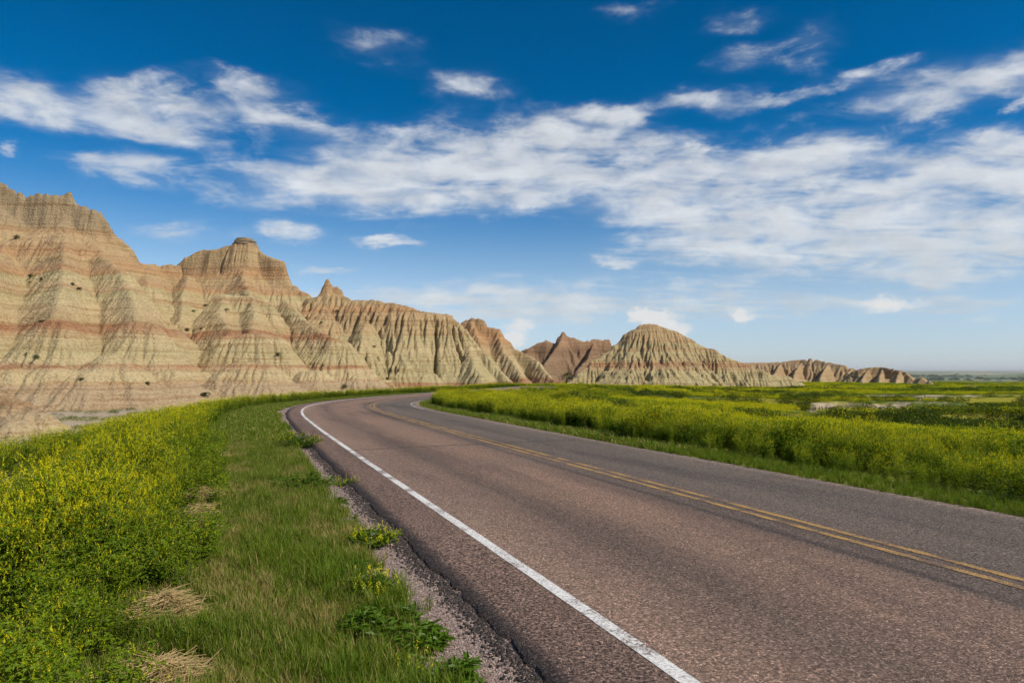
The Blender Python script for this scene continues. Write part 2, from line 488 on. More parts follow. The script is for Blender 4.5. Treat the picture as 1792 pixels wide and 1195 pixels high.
def erode(H, mask, n, steps, rng, lim, rate=0.3, cap=2.2):
    """parallel rain droplets cutting rills"""
    ny, nx = H.shape
    c = np.argwhere(mask)
    if len(c) == 0: return H
    p = c[rng.integers(0, len(c), n)].astype(float) + rng.random((n, 2))
    p[:, 0] = np.clip(p[:, 0], 1, ny - 3); p[:, 1] = np.clip(p[:, 1], 1, nx - 3)
    dr = np.zeros((n, 2)); sed = np.zeros(n); vel = np.ones(n); wat = np.ones(n)
    for k in range(steps):
        i = p.astype(int); f = p - i
        r0, c0 = i[:, 0], i[:, 1]
        h00 = H[r0, c0]; h01 = H[r0, c0 + 1]; h10 = H[r0 + 1, c0]; h11 = H[r0 + 1, c0 + 1]
        gy = (h10 - h00) * (1 - f[:, 1]) + (h11 - h01) * f[:, 1]
        gx = (h01 - h00) * (1 - f[:, 0]) + (h11 - h10) * f[:, 0]
        h = (h00 * (1 - f[:, 0]) + h10 * f[:, 0]) * (1 - f[:, 1]) + (h01 * (1 - f[:, 0]) + h11 * f[:, 0]) * f[:, 1]
        dr = dr * 0.25 - np.stack([gy, gx], 1) * 0.75
        ln = np.linalg.norm(dr, axis=1); ln[ln < 1e-9] = 1
        dr /= ln[:, None]
        q = p + dr
        q[:, 0] = np.clip(q[:, 0], 1, ny - 3); q[:, 1] = np.clip(q[:, 1], 1, nx - 3)
        j = q.astype(int); e = q - j
        hn = (H[j[:, 0], j[:, 1]] * (1 - e[:, 0]) + H[j[:, 0] + 1, j[:, 1]] * e[:, 0]) * (1 - e[:, 1]) + \
             (H[j[:, 0], j[:, 1] + 1] * (1 - e[:, 0]) + H[j[:, 0] + 1, j[:, 1] + 1] * e[:, 0]) * e[:, 1]
        dh = hn - h
        capy = np.maximum(-dh, 0.01) * vel * wat * cap
        dep = np.where(dh > 0, np.minimum(dh, sed), (sed - capy) * 0.25)
        ero = np.minimum((capy - sed) * rate, np.maximum(-dh, 0) * 0.9)
        ch = np.where((sed > capy) | (dh > 0), dep, -ero)
        sed -= ch
        flat = np.concatenate([r0 * nx + c0, r0 * nx + c0 + 1, (r0 + 1) * nx + c0, (r0 + 1) * nx + c0 + 1])
        wt = np.concatenate([(1 - f[:, 0]) * (1 - f[:, 1]), (1 - f[:, 0]) * f[:, 1], f[:, 0] * (1 - f[:, 1]), f[:, 0] * f[:, 1]])
        H += np.clip(np.bincount(flat, wt * np.tile(ch, 4), ny * nx), -lim, lim * 0.4).reshape(ny, nx)
        vel = np.sqrt(np.maximum(vel * vel - dh * 0.5, 0.05)); wat *= 0.985
        p = q
    return H


def hill(name, label, polys, step, mat, seed, flute=(1.0, 1.0, 1.0), ero=44000, ledge=0.5, rough=0.25, sharp=1.0, f0=.16, jag=0.0, jagz=24.0, topf=2.5, xr=None, yr=None, floor=0.7):
    """polys: (profile, [(px, py, depth) ...]) crest lines; the land falls away from every crest along its profile"""
    rng = np.random.default_rng(seed)
    C = [(np.array(list(pr) + [(pr[-1][0] + 300, pr[-1][1] + 240)], float), np.array([W(*p) for p in pts]), (fl[0] if fl else 1.0)) for pr, pts, *fl in polys]
    allp = np.vstack([c[1] for c in C])
    x0, x1 = xr or (allp[:, 0].min() - 16, allp[:, 0].max() + 16)
    y0, y1 = yr or (allp[:, 1].min() - 24, allp[:, 1].max() + 14)
    xs = np.arange(x0, x1, step); ys = np.arange(y0, y1, step)
    X, Y = np.meshgrid(xs, ys)
    wx = X + 0.35 * fbm(X * .5, Y * .5, 3, seed + 1); wy = Y + 0.35 * fbm(X * .5, Y * .5, 3, seed + 2)
    H = np.full(X.shape, -1e9); FX = np.zeros_like(X); FY = np.zeros_like(X); D = np.zeros_like(X); FL = np.ones_like(X); ZC = np.zeros_like(X)
    for pr, P, fl in C:
        if len(P) == 1: P = np.vstack([P, P + [0.05, 0.05, 0]])
        for a, b in zip(P[:-1], P[1:]):
            ab = b - a; L2 = ab[0] ** 2 + ab[1] ** 2
            t = np.clip(((wx - a[0]) * ab[0] + (wy - a[1]) * ab[1]) / L2, 0, 1)
            fx = a[0] + t * ab[0]; fy = a[1] + t * ab[1]; d = np.hypot(wx - fx, wy - fy)
            zc = a[2] + t * ab[2]
            h = zc - np.interp(d, pr[:, 0], pr[:, 1])
            k = h > H
            H[k] = h[k]; FX[k] = fx[k]; FY[k] = fy[k]; D[k] = d[k]; FL[k] = fl; ZC[k] = zc[k]
    ux = (wx - FX) / np.maximum(D, 1e-3); uy = (wy - FY) / np.maximum(D, 1e-3)
    # gullies: noise that stays the same along each fall line
    gs = 8
    cx = np.append(np.arange(0, len(xs), gs), len(xs) - 1); cy = np.append(np.arange(0, len(ys), gs), len(ys) - 1)
    Gc = ground_z(*np.meshgrid(xs[cx], ys[cy]))
    Gr = np.array([np.interp(np.arange(len(xs)), cx, r) for r in Gc])
    G = np.array([np.interp(np.arange(len(ys)), cy, c) for c in Gr.T]).T
    hgt = np.clip((H - G) / np.maximum(ZC - G, 2.0), 0, 1)
    wn1 = noise2(wx * .22, wy * .22, seed + 55) + .5 * noise2(wx * .7, wy * .7, seed + 56); wn2 = noise2(wx * .22 + 9, wy * .22, seed + 57) + .5 * noise2(wx * .7 + 9, wy * .7, seed + 58)
    def gull(freq, R, sd, sharp, wa=.9):
        qx = (FX + ux * R + wa * wn1) * freq; qy = (FY + uy * R + wa * wn2) * freq
        n = np.abs(noise2(qx, qy, sd) + 0.35 * noise2(qx * 2.1, qy * 2.1, sd + 3))
        return np.exp(-n * sharp)
    FL = FL * np.clip(.8 + 1.5 * fbm(X * .07, Y * .07, 3, seed + 60), .25, 1.5)
    fade = smooth(0.4, 5.0, D) * (0.35 + 0.65 * smooth(0.0, 0.25, hgt)) * FL
    H = H - flute[0] * 2.1 * gull(f0, 7, seed + 11, 7.0 * sharp) * fade
    H = H - flute[1] * 1.0 * gull(0.42, 6, seed + 12, 5.0 * sharp) * smooth(0.2, topf, D) * FL
    H = H - flute[2] * 0.40 * gull(1.05, 5, seed + 13, 4.0) * smooth(0.1, 1.5, D) * FL
    H = H - flute[2] * 0.20 * gull(2.0, 5, seed + 14, 4.0) * smooth(0.1, 1.0, D) * FL
    H = H + rough * fbm(X * .45, Y * .45, 5, seed + 20, 0.6)
    if jag:
        H = H + jag * (1.5 * np.abs(noise2(X * .23, Y * .23, seed + 40)) + fbm(X * .9, Y * .9, 4, seed + 41, .6) - .35) * np.exp(-D / 3.5) * smooth(jagz, jagz + 6, ZC)
    # harder and softer beds stand out as ledges
    zz = np.arange(-12, 60, 0.08)
    sl = np.exp(ledge * 1.9 * fbm(zz * 1.1, zz * 0, 3, 77, 0.7)); cum = np.cumsum(sl) * 0.08 - 12
    base = np.interp(zz, zz[::40], cum[::40]) - np.interp(zz, zz[::40], zz[::40])
    mp = cum - base
    ww = 0.25 * fbm(X * .12, Y * .12, 2, seed + 30)
    H = np.interp(H + ww, zz, mp) - ww
    msk = H > G - 0.2
    for k in range(4):
        H = erode(H, msk, ero // 2, 40, rng, 0.11 * step)
    # drop what is buried
    idx = np.arange(X.size).reshape(X.shape)
    Fq = np.stack([idx[:-1, :-1], idx[:-1, 1:], idx[1:, 1:], idx[1:, :-1]], -1).reshape(-1, 4)
    keep = (H > G - floor).ravel()
    Fq = Fq[keep[Fq].any(1)]
    used = np.zeros(X.size, bool); used[Fq.ravel()] = True
    rem = np.cumsum(used) - 1
    V = np.stack([X, Y, H], -1).reshape(-1, 3)[used]
    me = mesh_from(name, V, rem[Fq], mats=[mat], smooth_shade=True)
    o = link(name, me, kind='structure', label=label)
    hl = Hill(); hl.x0, hl.y0, hl.step, hl.H, hl.ob = xs[0], ys[0], step, H, o
    HILLS.append(hl)
    return o


def hill_z(x, y):
    z = float(ground_z(np.array([x]), np.array([y]))[0])
    for h in HILLS:
        i = (y - h.y0) / h.step; j = (x - h.x0) / h.step
        if 0 <= i < h.H.shape[0] - 1 and 0 <= j < h.H.shape[1] - 1:
            i0, j0 = int(i), int(j); a, b = i - i0, j - j0
            v = (h.H[i0, j0] * (1 - b) + h.H[i0, j0 + 1] * b) * (1 - a) + (h.H[i0 + 1, j0] * (1 - b) + h.H[i0 + 1, j0 + 1] * b) * a
            z = max(z, float(v))
    return z


def hit(px, py, d0=30.0, d1=420.0):
    """where the sight line through a photo pixel first meets the hills"""
    d = np.arange(d0, d1, 0.5); x = (px - CPX) / FPX * d; z = EYE + (HORY - py) / FPX * d
    top = np.interp(d, d[::12], ground_z(x[::12], d[::12]))
    for h in HILLS:
        i = (d - h.y0) / h.step; j = (x - h.x0) / h.step
        k = (i >= 0) & (j >= 0) & (i < h.H.shape[0] - 1) & (j < h.H.shape[1] - 1)
        top[k] = np.maximum(top[k], h.H[i[k].astype(int), j[k].astype(int)])
    k = np.argmax(top >= z)
    return (float(x[k]), float(d[k]), float(top[k])) if top[k] >= z[k] else None


PALE = (0.495, 0.386, 0.214); GRN = (0.442, 0.364, 0.193); RED = (0.352, 0.181, 0.093); TAN = (0.433, 0.297, 0.162); ORG = (0.442, 0.270, 0.137)
PINK = (0.427, 0.317, 0.190); GREY = (0.350, 0.262, 0.154); BUFF = (0.451, 0.329, 0.175); RUST = (0.416, 0.252, 0.133)

SPUR = [(0, 0), (.7, .15), (2, 1.5), (6, 6.4), (12, 12.8), (20, 19.4), (40, 34), (80, 64)]
CONE = [(0, 0), (.9, .12), (2.0, .8), (4, 2.5), (8, 6.0), (14, 10.4), (24, 17.0), (60, 42)]
WALL = [(0, 0), (.8, .3), (2.0, 2.6), (5, 8.0), (9, 13.2), (15, 18.8), (24, 25), (45, 42), (80, 68)]
CLIFF = [(0, 0), (.45, .2), (1.1, 3.4), (2.4, 7.0), (6, 9.6), (12, 15.0), (20, 22.5), (32, 33), (60, 56)]
FLUTED = [(0, 0), (1.5, .5), (3.4, 2.2), (5.4, 5.4), (8.0, 9.2), (12, 13.6), (17, 17.4), (30, 25), (60, 46)]
PEAK = [(0, 0), (.25, .3), (.7, 2.0), (1.3, 3.3), (3.2, 4.9), (6.5, 7.6), (12, 11.5), (22, 18), (60, 40)]
BROAD = [(0, 0), (2.0, .35), (5, 2.2), (10, 6.2), (16, 11), (26, 18), (45, 30), (80, 50)]
NOSE = [(0, 0), (.9, .2), (2.0, 1.5), (4.4, 4.7), (8, 8.8), (13, 13.2), (20, 18.6), (40, 36)]
STEEP = [(0, 0), (2.5, .8), (5, 4.0), (9, 10.5), (14, 18), (22, 27), (40, 44), (80, 80)]
PYRA = [(0, 0), (1.0, .4), (2.6, 2.6), (6, 6.2), (11, 10.6), (16, 14.4), (24, 19.5), (45, 34)]

mat_a = mat_strata('clay_beds', [(-5, PINK), (-0.6, PINK), (-0.3, RUST), (-.1, PALE), (1.3, PALE), (1.7, RUST), (2.15, RED), (2.3, PALE), (4.2, GRN), (6.4, PALE), (7.2, RUST), (7.8, RED), (8.5, RED),
                                 (8.7, BUFF), (12, PALE), (14.6, GRN), (15.2, TAN), (16.4, PALE), (18.2, GRN), (19.0, ORG), (20.5, TAN), (22, BUFF), (24, ORG), (26, TAN), (28.5, BUFF), (31, TAN), (33, GREY), (46, GREY)], 0.45)
hill('hill', 'tall layered hill at the far left with red clay bands and a jagged rocky top', [
    (CLIFF, [(-300, 300, 154), (-240, 268, 153), (-190, 262, 152), (-110, 290, 151), (-60, 300, 150), (0, 315, 150), (14, 332, 150), (35, 335, 150), (44, 347, 150), (55, 350, 150), (74, 345, 150), (95, 342, 150), (121, 342, 151), (133, 359, 151), (151, 360, 151), (165, 372, 151), (179, 374, 152), (193, 396, 152), (211, 417, 153), (232, 438, 154), (242, 459, 156), (262, 464, 160), (312, 463, 163)], .45),
    (STEEP, [(-270, 430, 135), (-200, 418, 135), (-120, 420, 135), (-40, 423, 135), (60, 417, 135), (115, 411, 135), (150, 432, 134)], .5),
    (NOSE, [(78, 560, 98), (95, 556, 98), (114, 561, 98)], .6), (SPUR, [(95, 556, 98), (104, 520, 106), (112, 478, 116), (115, 411, 135)], .7),
    (NOSE, [(226, 563, 104), (245, 560, 104), (268, 568, 104)], .6), (SPUR, [(245, 560, 104), (232, 520, 112), (215, 482, 121), (165, 430, 136)], .7),
    (NOSE, [(-62, 561, 97), (-40, 560, 97), (-28, 564, 97)], .6), (SPUR, [(-42, 560, 97), (-30, 520, 105), (-15, 478, 115), (10, 420, 134)], .7),
    (NOSE, [(-190, 565, 97), (-165, 560, 97)], .6), (SPUR, [(-170, 560, 97), (-160, 510, 107), (-120, 425, 133)], .7),
    (NOSE, [(100, 480, 116), (124, 480, 116)], .6), (NOSE, [(205, 482, 121), (225, 484, 121)], .6),
    (CONE, [(184, 622, 89), (196, 619, 89), (210, 624, 89)], .6),
    (CONE, [(290, 646, 95), (305, 646, 95)], .6),
    (CONE, [(78, 637, 85), (98, 636, 85)], .6), (CONE, [(5, 634, 84), (22, 636, 84)], .6),
    (CONE, [(-60, 640, 82), (-40, 640, 82)], .6), (CONE, [(140, 652, 84), (150, 652, 84)], .6),
    (STEEP, [(262, 464, 160), (255, 480, 150), (258, 500, 141)], .8),
], 0.22, mat_a, 11, flute=(.55, .4, .9), sharp=1.7, ledge=1.0, rough=.35, jag=1.2, xr=(-146, -33), yr=(64, 172))

hill('butte', 'layered butte carrying a flat-topped tower of rock with cliff sides', [
    (CLIFF, [(312, 462, 166), (326, 451, 166), (340, 442, 166), (356, 435, 166), (371, 436, 165), (387, 431, 165), (404, 427, 165), (426, 424, 165), (446, 425, 165), (457, 440, 164), (468, 449, 163), (484, 454, 162), (496, 457, 162)], .10),
    ([(0, 0), (2.2, .25), (2.6, 1.4), (3.3, 3.6), (4.6, 7.5), (8, 14), (30, 40)], [(420, 425, 165), (434, 425, 165)], .05),
    (WALL, [(496, 487, 162), (516, 499, 161), (538, 516, 160), (546, 526, 160)], 1.0),
    (NOSE, [(395, 588, 117), (425, 582, 117), (455, 582, 117), (488, 588, 118)], .6), (SPUR, [(440, 582, 117), (445, 548, 130), (440, 522, 141), (430, 500, 150), (426, 470, 160)], .9),
    (NOSE, [(385, 515, 141), (440, 518, 141), (470, 530, 141)], .9), (SPUR, [(405, 584, 118), (385, 545, 131), (390, 515, 141)], .9),
    (SPUR, [(330, 480, 158), (320, 520, 146), (318, 556, 135)], 1.0),
    (NOSE, [(582, 592, 130), (605, 596, 130)], .7), (SPUR, [(580, 592, 131), (535, 560, 140), (500, 525, 151)], .9),
    (CONE, [(412, 634, 104), (435, 631, 104), (466, 634, 104)], .6), (CONE, [(345, 650, 108), (355, 650, 108)], .6),
    (CONE, [(535, 647, 112), (555, 646, 112)], .6),
    (CONE, [(625, 656, 121), (650, 657, 122)], .6),
], 0.22, mat_a, 23, flute=(.55, .4, .9), sharp=1.7, ledge=1.1, rough=.35, xr=(-84, -18), yr=(88, 180))

mat_c = mat_strata('fluted_beds', [(-6, PINK), (-2.4, PALE), (-2.0, RUST), (-1.2, RED), (-0.9, GRN), (3, GRN), (6, PALE), (8.2, GRN), (9, BUFF), (12, BUFF), (13.5, TAN), (15, ORG), (17, BUFF), (22, ORG)], 0.35)
hill('fluted_hill', 'hill beyond the road bend with deeply fluted cliff front and a sharp pinnacle', [
    (PEAK, [(565, 502, 158), (571, 489, 158), (574, 488, 158), (579, 494, 158), (583, 501, 158), (591, 501, 158), (597, 507, 158)], .4),
    (FLUTED, [(540, 524, 158), (566, 515, 157), (600, 518, 156), (616, 525, 154), (652, 525, 152), (694, 530, 150), (720, 536, 149), (736, 544, 149), (781, 548, 150), (790, 556, 151), (796, 564, 152)], 1.5),
    (SPUR, [(796, 564, 152), (812, 582, 151), (832, 602, 149), (850, 618, 147), (874, 648, 143), (896, 667, 139)], 1.2),
    (SPUR, [(815, 590, 149), (826, 625, 141), (838, 655, 134)], 1.0),
    (SPUR, [(640, 560, 144), (634, 590, 139)], 1.0),
], 0.22, mat_c, 37, flute=(2.6, .5, .7), sharp=2.6, rough=.45, f0=.125, topf=5.0, ledge=.8, xr=(-60, 8), yr=(98, 172))

hill('hill', 'smaller orange-capped hill just right of the fluted one', [
    (WALL, [(795, 574, 205), (804, 566, 205), (812, 560, 205), (825, 555, 205), (843, 557, 204), (853, 570, 203), (871, 574, 202), (884, 599, 200), (910, 613, 198), (930, 622, 195), (941, 630, 192)], 1.0),
    (SPUR, [(941, 630, 192), (955, 648, 186), (966, 660, 182), (985, 668, 178)], .9),
    (SPUR, [(871, 574, 202), (880, 610, 192), (905, 640, 184), (915, 660, 177)], 1.0),
    (SPUR, [(825, 560, 203), (840, 600, 192), (860, 635, 184)], 1.0),
], 0.32, mat_strata('capped_beds', [(-8, PINK), (-2.8, PALE), (-2.6, RUST), (-1.0, RED), (-0.5, PALE), (4, PALE), (6, BUFF), (8.5, TAN), (10, ORG), (14, ORG), (18, GREY)], .4), 41, flute=(1.2, 1.1, 1), ledge=.6, xr=(-26, 24), yr=(165, 222))

hill('ridge', 'brown distant ridge with small spires, half behind the pyramid hill', [
    (WALL, [(895, 622, 300), (916, 611, 300), (935, 601, 300), (955, 594, 300), (970, 599, 300), (979, 586, 299), (986, 581, 299), (992, 585, 299), (999, 589, 299), (1012, 593, 299), (1024, 596, 300), (1036, 593, 301), (1049, 593, 302), (1064, 593, 303), (1071, 604, 305), (1100, 612, 307), (1160, 622, 310)], 1.1),
    (SPUR, [(986, 584, 299), (970, 612, 286), (955, 632, 272), (945, 650, 258)], 1.2),
    (SPUR, [(1040, 598, 299), (1030, 625, 282), (1010, 645, 266)], 1.2),
    (SPUR, [(930, 606, 299), (905, 630, 285), (890, 655, 270)], 1.2),
], 0.45, mat_strata('brown_beds_lit_top', [(-8, (.34, .25, .16)), (0, (.28, .19, .115)), (6, (.32, .21, .125)), (9, (.26, .165, .10)), (12, (.36, .225, .13)), (13.5, (.40, .25, .15)), (20, (.36, .235, .14))], 1.2, 0.9), 53, flute=(1.4, 1.2, 1), ledge=1.0, jag=.5, jagz=6, xr=(-8, 80), yr=(236, 330))  # shade on the face and a lit crest put into the brown tones

mat_f = mat_strata('pyramid_beds', [(-6, PALE), (-2.8, PINK), (-2.2, GRN), (0.8, GRN), (1.6, BUFF), (2.1, RUST), (2.9, RED), (3.2, BUFF), (5.2, GRN), (6.0, TAN), (7.0, GRN), (7.8, BUFF), (8.8, TAN), (10.2, BUFF), (11.6, TAN), (14, TAN)], 0.3)
hill('pyramid_hill', 'pyramid-shaped hill standing alone on the meadow, dark gullies down its front', [
    (PYRA, [(1098, 582, 162), (1110, 574, 161), (1121, 568, 161), (1136, 565, 161), (1161, 570, 161), (1180, 578, 161), (1195, 586, 161)], 1.0),
    (PYRA, [(1098, 582, 162), (1078, 602, 161), (1058, 616, 160), (1036, 632, 158), (1012, 653, 156), (996, 668, 154)], 1.1),
    (PYRA, [(1195, 586, 161), (1210, 594, 161), (1228, 605, 161), (1250, 609, 160), (1262, 618, 160), (1286, 630, 160), (1312, 638, 160), (1330, 645, 159)], 1.1),
    (PYRA, [(1330, 645, 159), (1350, 655, 160), (1380, 658, 161), (1396, 666, 161), (1408, 675, 161)], 1.0),
], 0.17, mat_f, 67, flute=(.85, .65, .9), sharp=1.7, f0=.20, topf=7.0, ledge=1.15, rough=.4, xr=(6, 78), yr=(134, 180))

mat_g = mat_strata('far_beds', [(-12, BUFF), (-5, PALE), (-3, BUFF), (0, TAN), (2, BUFF), (4, (.40, .28, .17)), (6, TAN), (9, (.42, .29, .18)), (14, TAN)], .4, .92)
hill('hill', 'long low hill far behind the pyramid, gullied and tan-brown', [
    (BROAD, [(1290, 634, 400), (1341, 633, 400), (1366, 632, 398), (1404, 628, 395), (1418, 626, 392), (1443, 631, 386), (1478, 638, 378), (1498, 645, 372)], 1.4),
    (SPUR, [(1404, 630, 394), (1392, 648, 376), (1388, 662, 362)], 1.5), (SPUR, [(1366, 633, 396), (1358, 648, 380), (1350, 660, 368)], 1.5),
    (SPUR, [(1450, 634, 383), (1440, 650, 366), (1435, 662, 352)], 1.5), (SPUR, [(1490, 643, 373), (1482, 655, 358)], 1.5),
], 0.5, mat_g, 71, flute=(1.2, 1.2, 1.0), f0=.11, ledge=.7, xr=(110, 250), yr=(318, 430))
hill('hill', 'last low gullied hill before the open plain, tapering to a small cone', [
    (BROAD, [(1490, 650, 345), (1500, 645, 340), (1517, 642, 335), (1542, 641, 330), (1563, 644, 322), (1585, 650, 312), (1596, 660, 300)], 1.4),
    (SPUR, [(1520, 644, 333), (1512, 656, 318), (1508, 664, 308)], 1.5), (SPUR, [(1545, 643, 328), (1540, 656, 310), (1538, 668, 294)], 1.5),
    (SPUR, [(1575, 648, 315), (1570, 660, 298), (1568, 668, 286)], 1.5),
    (CONE, [(1606, 659, 262), (1614, 658, 260), (1630, 667, 256)], .8),
], 0.42, mat_g, 73, flute=(1.2, 1.2, 1.0), f0=.11, ledge=.7, xr=(130, 215), yr=(238, 362))

hill('clay_mound', 'low smooth pale clay mound at the left edge below the tall hill', [
    (CONE, [(-120, 650, 62), (-60, 664, 60), (-10, 676, 58), (30, 694, 57), (60, 710, 56)], .5),
    (CONE, [(-20, 718, 50), (20, 728, 49)], .4),
], 0.2, mat_strata('pale_mound', [(-6, PALE), (-3, PALE), (-2.2, PINK), (-1.2, TAN), (0.5, PINK), (4, TAN)], .3), 83, flute=(.5, .5, .6), ledge=.3, rough=.12, xr=(-62, -30), yr=(32, 76))


# ------------------------------------------------------------------ road
LS = np.concatenate([np.arange(0, 13, .5), np.arange(13, 26, .07), np.arange(26, 75, 0.25), np.arange(75, PLEN[-1], 1.0)])


def road_pts(ls):
    x = np.interp(ls, PLEN, PATH[:, 0]); y = np.interp(ls, PLEN, PATH[:, 1]); z = np.interp(ls, PLEN, PZ)
    nx = np.interp(ls, PLEN, PNOR[:, 0]); ny = np.interp(ls, PLEN, PNOR[:, 1])
    k = np.hypot(nx, ny)
    return x, y, z, nx / k, ny / k


def strip(name, ls, cols, zf, mats, smooth_shade=True):
    """cols: list of arrays (offset s at each ls) ; zf(i, s) -> height above the road level"""
    x, y, z, nx, ny = road_pts(ls)
    n = len(ls); m = len(cols)
    V = np.zeros((n, m, 3)); Sv = np.zeros((n, m)); Lv = np.repeat(ls[:, None], m, 1)
    for j, c in enumerate(cols):
        c = np.broadcast_to(c, n)
        V[:, j, 0] = x + nx * c; V[:, j, 1] = y + ny * c
        V[:, j, 2] = z + zf(j, c); Sv[:, j] = c
    idx = np.arange(n * m).reshape(n, m)
    F = np.stack([idx[:-1, :-1], idx[:-1, 1:], idx[1:, 1:], idx[1:, :-1]], -1).reshape(-1, 4)
    me = mesh_from(name, V, F, mats=mats, smooth_shade=smooth_shade)
    add_attr(me, 's', Sv); add_attr(me, 'l', Lv)
    return me


def crown(s):
    return 0.012 * (1 - ((np.asarray(s) - 2.6) / 3.4) ** 2)


def chips(t, P, scale):
    """crushed-stone chips: colour variation and relief"""
    vc = t.node('ShaderNodeSeparateColor', i_Color=t.voronoi(P, scale, out='Color')).outputs[0]
    vd = t.voronoi(P, scale, 'DISTANCE_TO_EDGE')
    return vc, vd


def mat_road():
    m, t, out = new_mat('chip_seal')
    P = t.node('ShaderNodeNewGeometry').outputs['Position']
    s = t.node('ShaderNodeAttribute', attribute_name='s').outputs['Fac']; l = t.node('ShaderNodeAttribute', attribute_name='l').outputs['Fac']
    lane = t.node('ShaderNodeCombineXYZ', i_X=s, i_Y=t.math('MULTIPLY', l, 0.10), i_Z=0.0).outputs[0]
    patch = t.noise(lane, 1.1, 5, 0.6, 0.3); pt2 = t.noise(P, 0.35, 4, 0.6); fine = t.noise(P, 42, 3, 0.7)
    vc, vd = chips(t, P, 85)
    grit = t.noise(P, 38, 4, .75)
    sw = t.math('ADD', s, t.math('MULTIPLY', t.math('SUBTRACT', t.noise(lane, 0.8, 3, 0.5), 0.5), 0.35))
    base = t.ramp(t.math('DIVIDE', t.math('ADD', sw, 0.7), 6.5, clamp=True), [
        (0.0, (0.212, 0.137, 0.100)), (0.09, (0.224, 0.146, 0.106)), (0.13, (0.263, 0.174, 0.124)), (0.19, (0.212, 0.139, 0.100)), (0.27, (0.156, 0.108, 0.080)), (0.33, (0.206, 0.134, 0.095)), (0.43, (0.237, 0.152, 0.106)),
        (0.50, (0.212, 0.137, 0.097)), (0.545, (0.148, 0.107, 0.082)), (0.62, (0.152, 0.112, 0.086)), (0.66, (0.128, 0.100, 0.079)), (0.72, (0.144, 0.111, 0.087)), (0.82, (0.118, 0.096, 0.078)), (0.90, (0.139, 0.110, 0.086)), (0.97, (0.193, 0.147, 0.113)), (1.0, (0.219, 0.168, 0.129))])
    base = t.mix(t.sstep(patch, .42, .66, 0, .75), base, t.mix(1.0, base, (0.60, 0.63, 0.67), 'MULTIPLY'))
    base = t.mix(t.sstep(pt2, .35, .62, .0, .35), base, t.mix(1.0, base, (1.22, 1.14, 1.08), 'MULTIPLY'))
    base = t.mix(1.0, base, (1.20, 1.20, 1.22), 'MULTIPLY')
    # dark paver seam beside the yellow lines, broken up
    seam = t.math('MULTIPLY', t.sstep(t.math('ABSOLUTE', t.math('SUBTRACT', sw, S_YEL - 0.42)), 0.10, 0.015), t.sstep(patch, .3, .6, .25, .85))
    base = t.mix(t.math('MULTIPLY', seam, 0.6), base, (.045, .038, .035))
    # coarser, stonier outside the white line with tar between the stones
    outer = t.sstep(s, 0.05, -0.12)
    dk = t.math('MULTIPLY', t.sstep(fine, .50, .57), t.math('MULTIPLY_ADD', outer, .72, .16))
    base = t.mix(dk, base, (.035, .026, .024))
    edge = t.math('MULTIPLY', t.sstep(t.math('ADD', s, t.math('MULTIPLY', t.noise(P, 6, 4, .6), .14)), -0.40, -0.54), .85)
    base = t.mix(edge, base, (.055, .045, .042))
    base = t.mix(1.0, base, t.ramp(vc, [(0, .42), (.35, .80), (.7, 1.1), (.92, 1.6), (1, 2.5)]), 'MULTIPLY')
    base = t.mix(1.0, base, t.ramp(grit, [(.25, .68), (.45, .93), (.55, 1.04), (.75, 1.32)]), 'MULTIPLY')
    # hairline cracks
    ck = t.voronoi(t.node('ShaderNodeCombineXYZ', i_X=t.math('ADD', s, t.math('MULTIPLY', patch, .5)), i_Y=t.math('MULTIPLY', l, .35), i_Z=0.0).outputs[0], .55, 'DISTANCE_TO_EDGE')
    base = t.mix(t.math('MULTIPLY', t.sstep(ck, .003, .001), .0), base, (.03, .026, .025))
    h = t.math('ADD', t.math('MINIMUM', vd, .3), t.math('MULTIPLY', fine, .8))
    principled(t, out, base, 0.9, h, 1.0, .014, spec=.2)
    return m


def mat_paint(name, col, worn, under):
    m, t, out = new_mat(name)
    P = t.node('ShaderNodeNewGeometry').outputs['Position']
    vc, vd = chips(t, P, 75)
    n = t.noise(P, 60, 4, .75); n2 = t.noise(P, 2.2, 4, .65)
    wear = t.sstep(t.math('ADD', n, t.math('MULTIPLY', t.math('SUBTRACT', n2, .5), .8)), worn, worn + .12)
    c = t.mix(t.math('MULTIPLY', n2, .4), col, tuple(k * .72 for k in col))
    c = t.mix(wear, c, under)
    c = t.mix(1.0, c, t.ramp(vc, [(0, .70), (.5, 1.0), (1, 1.15)]), 'MULTIPLY')
    principled(t, out, c, .75, t.math('ADD', t.math('MINIMUM', vd, .3), n), .7, .008, spec=.3)
    return m


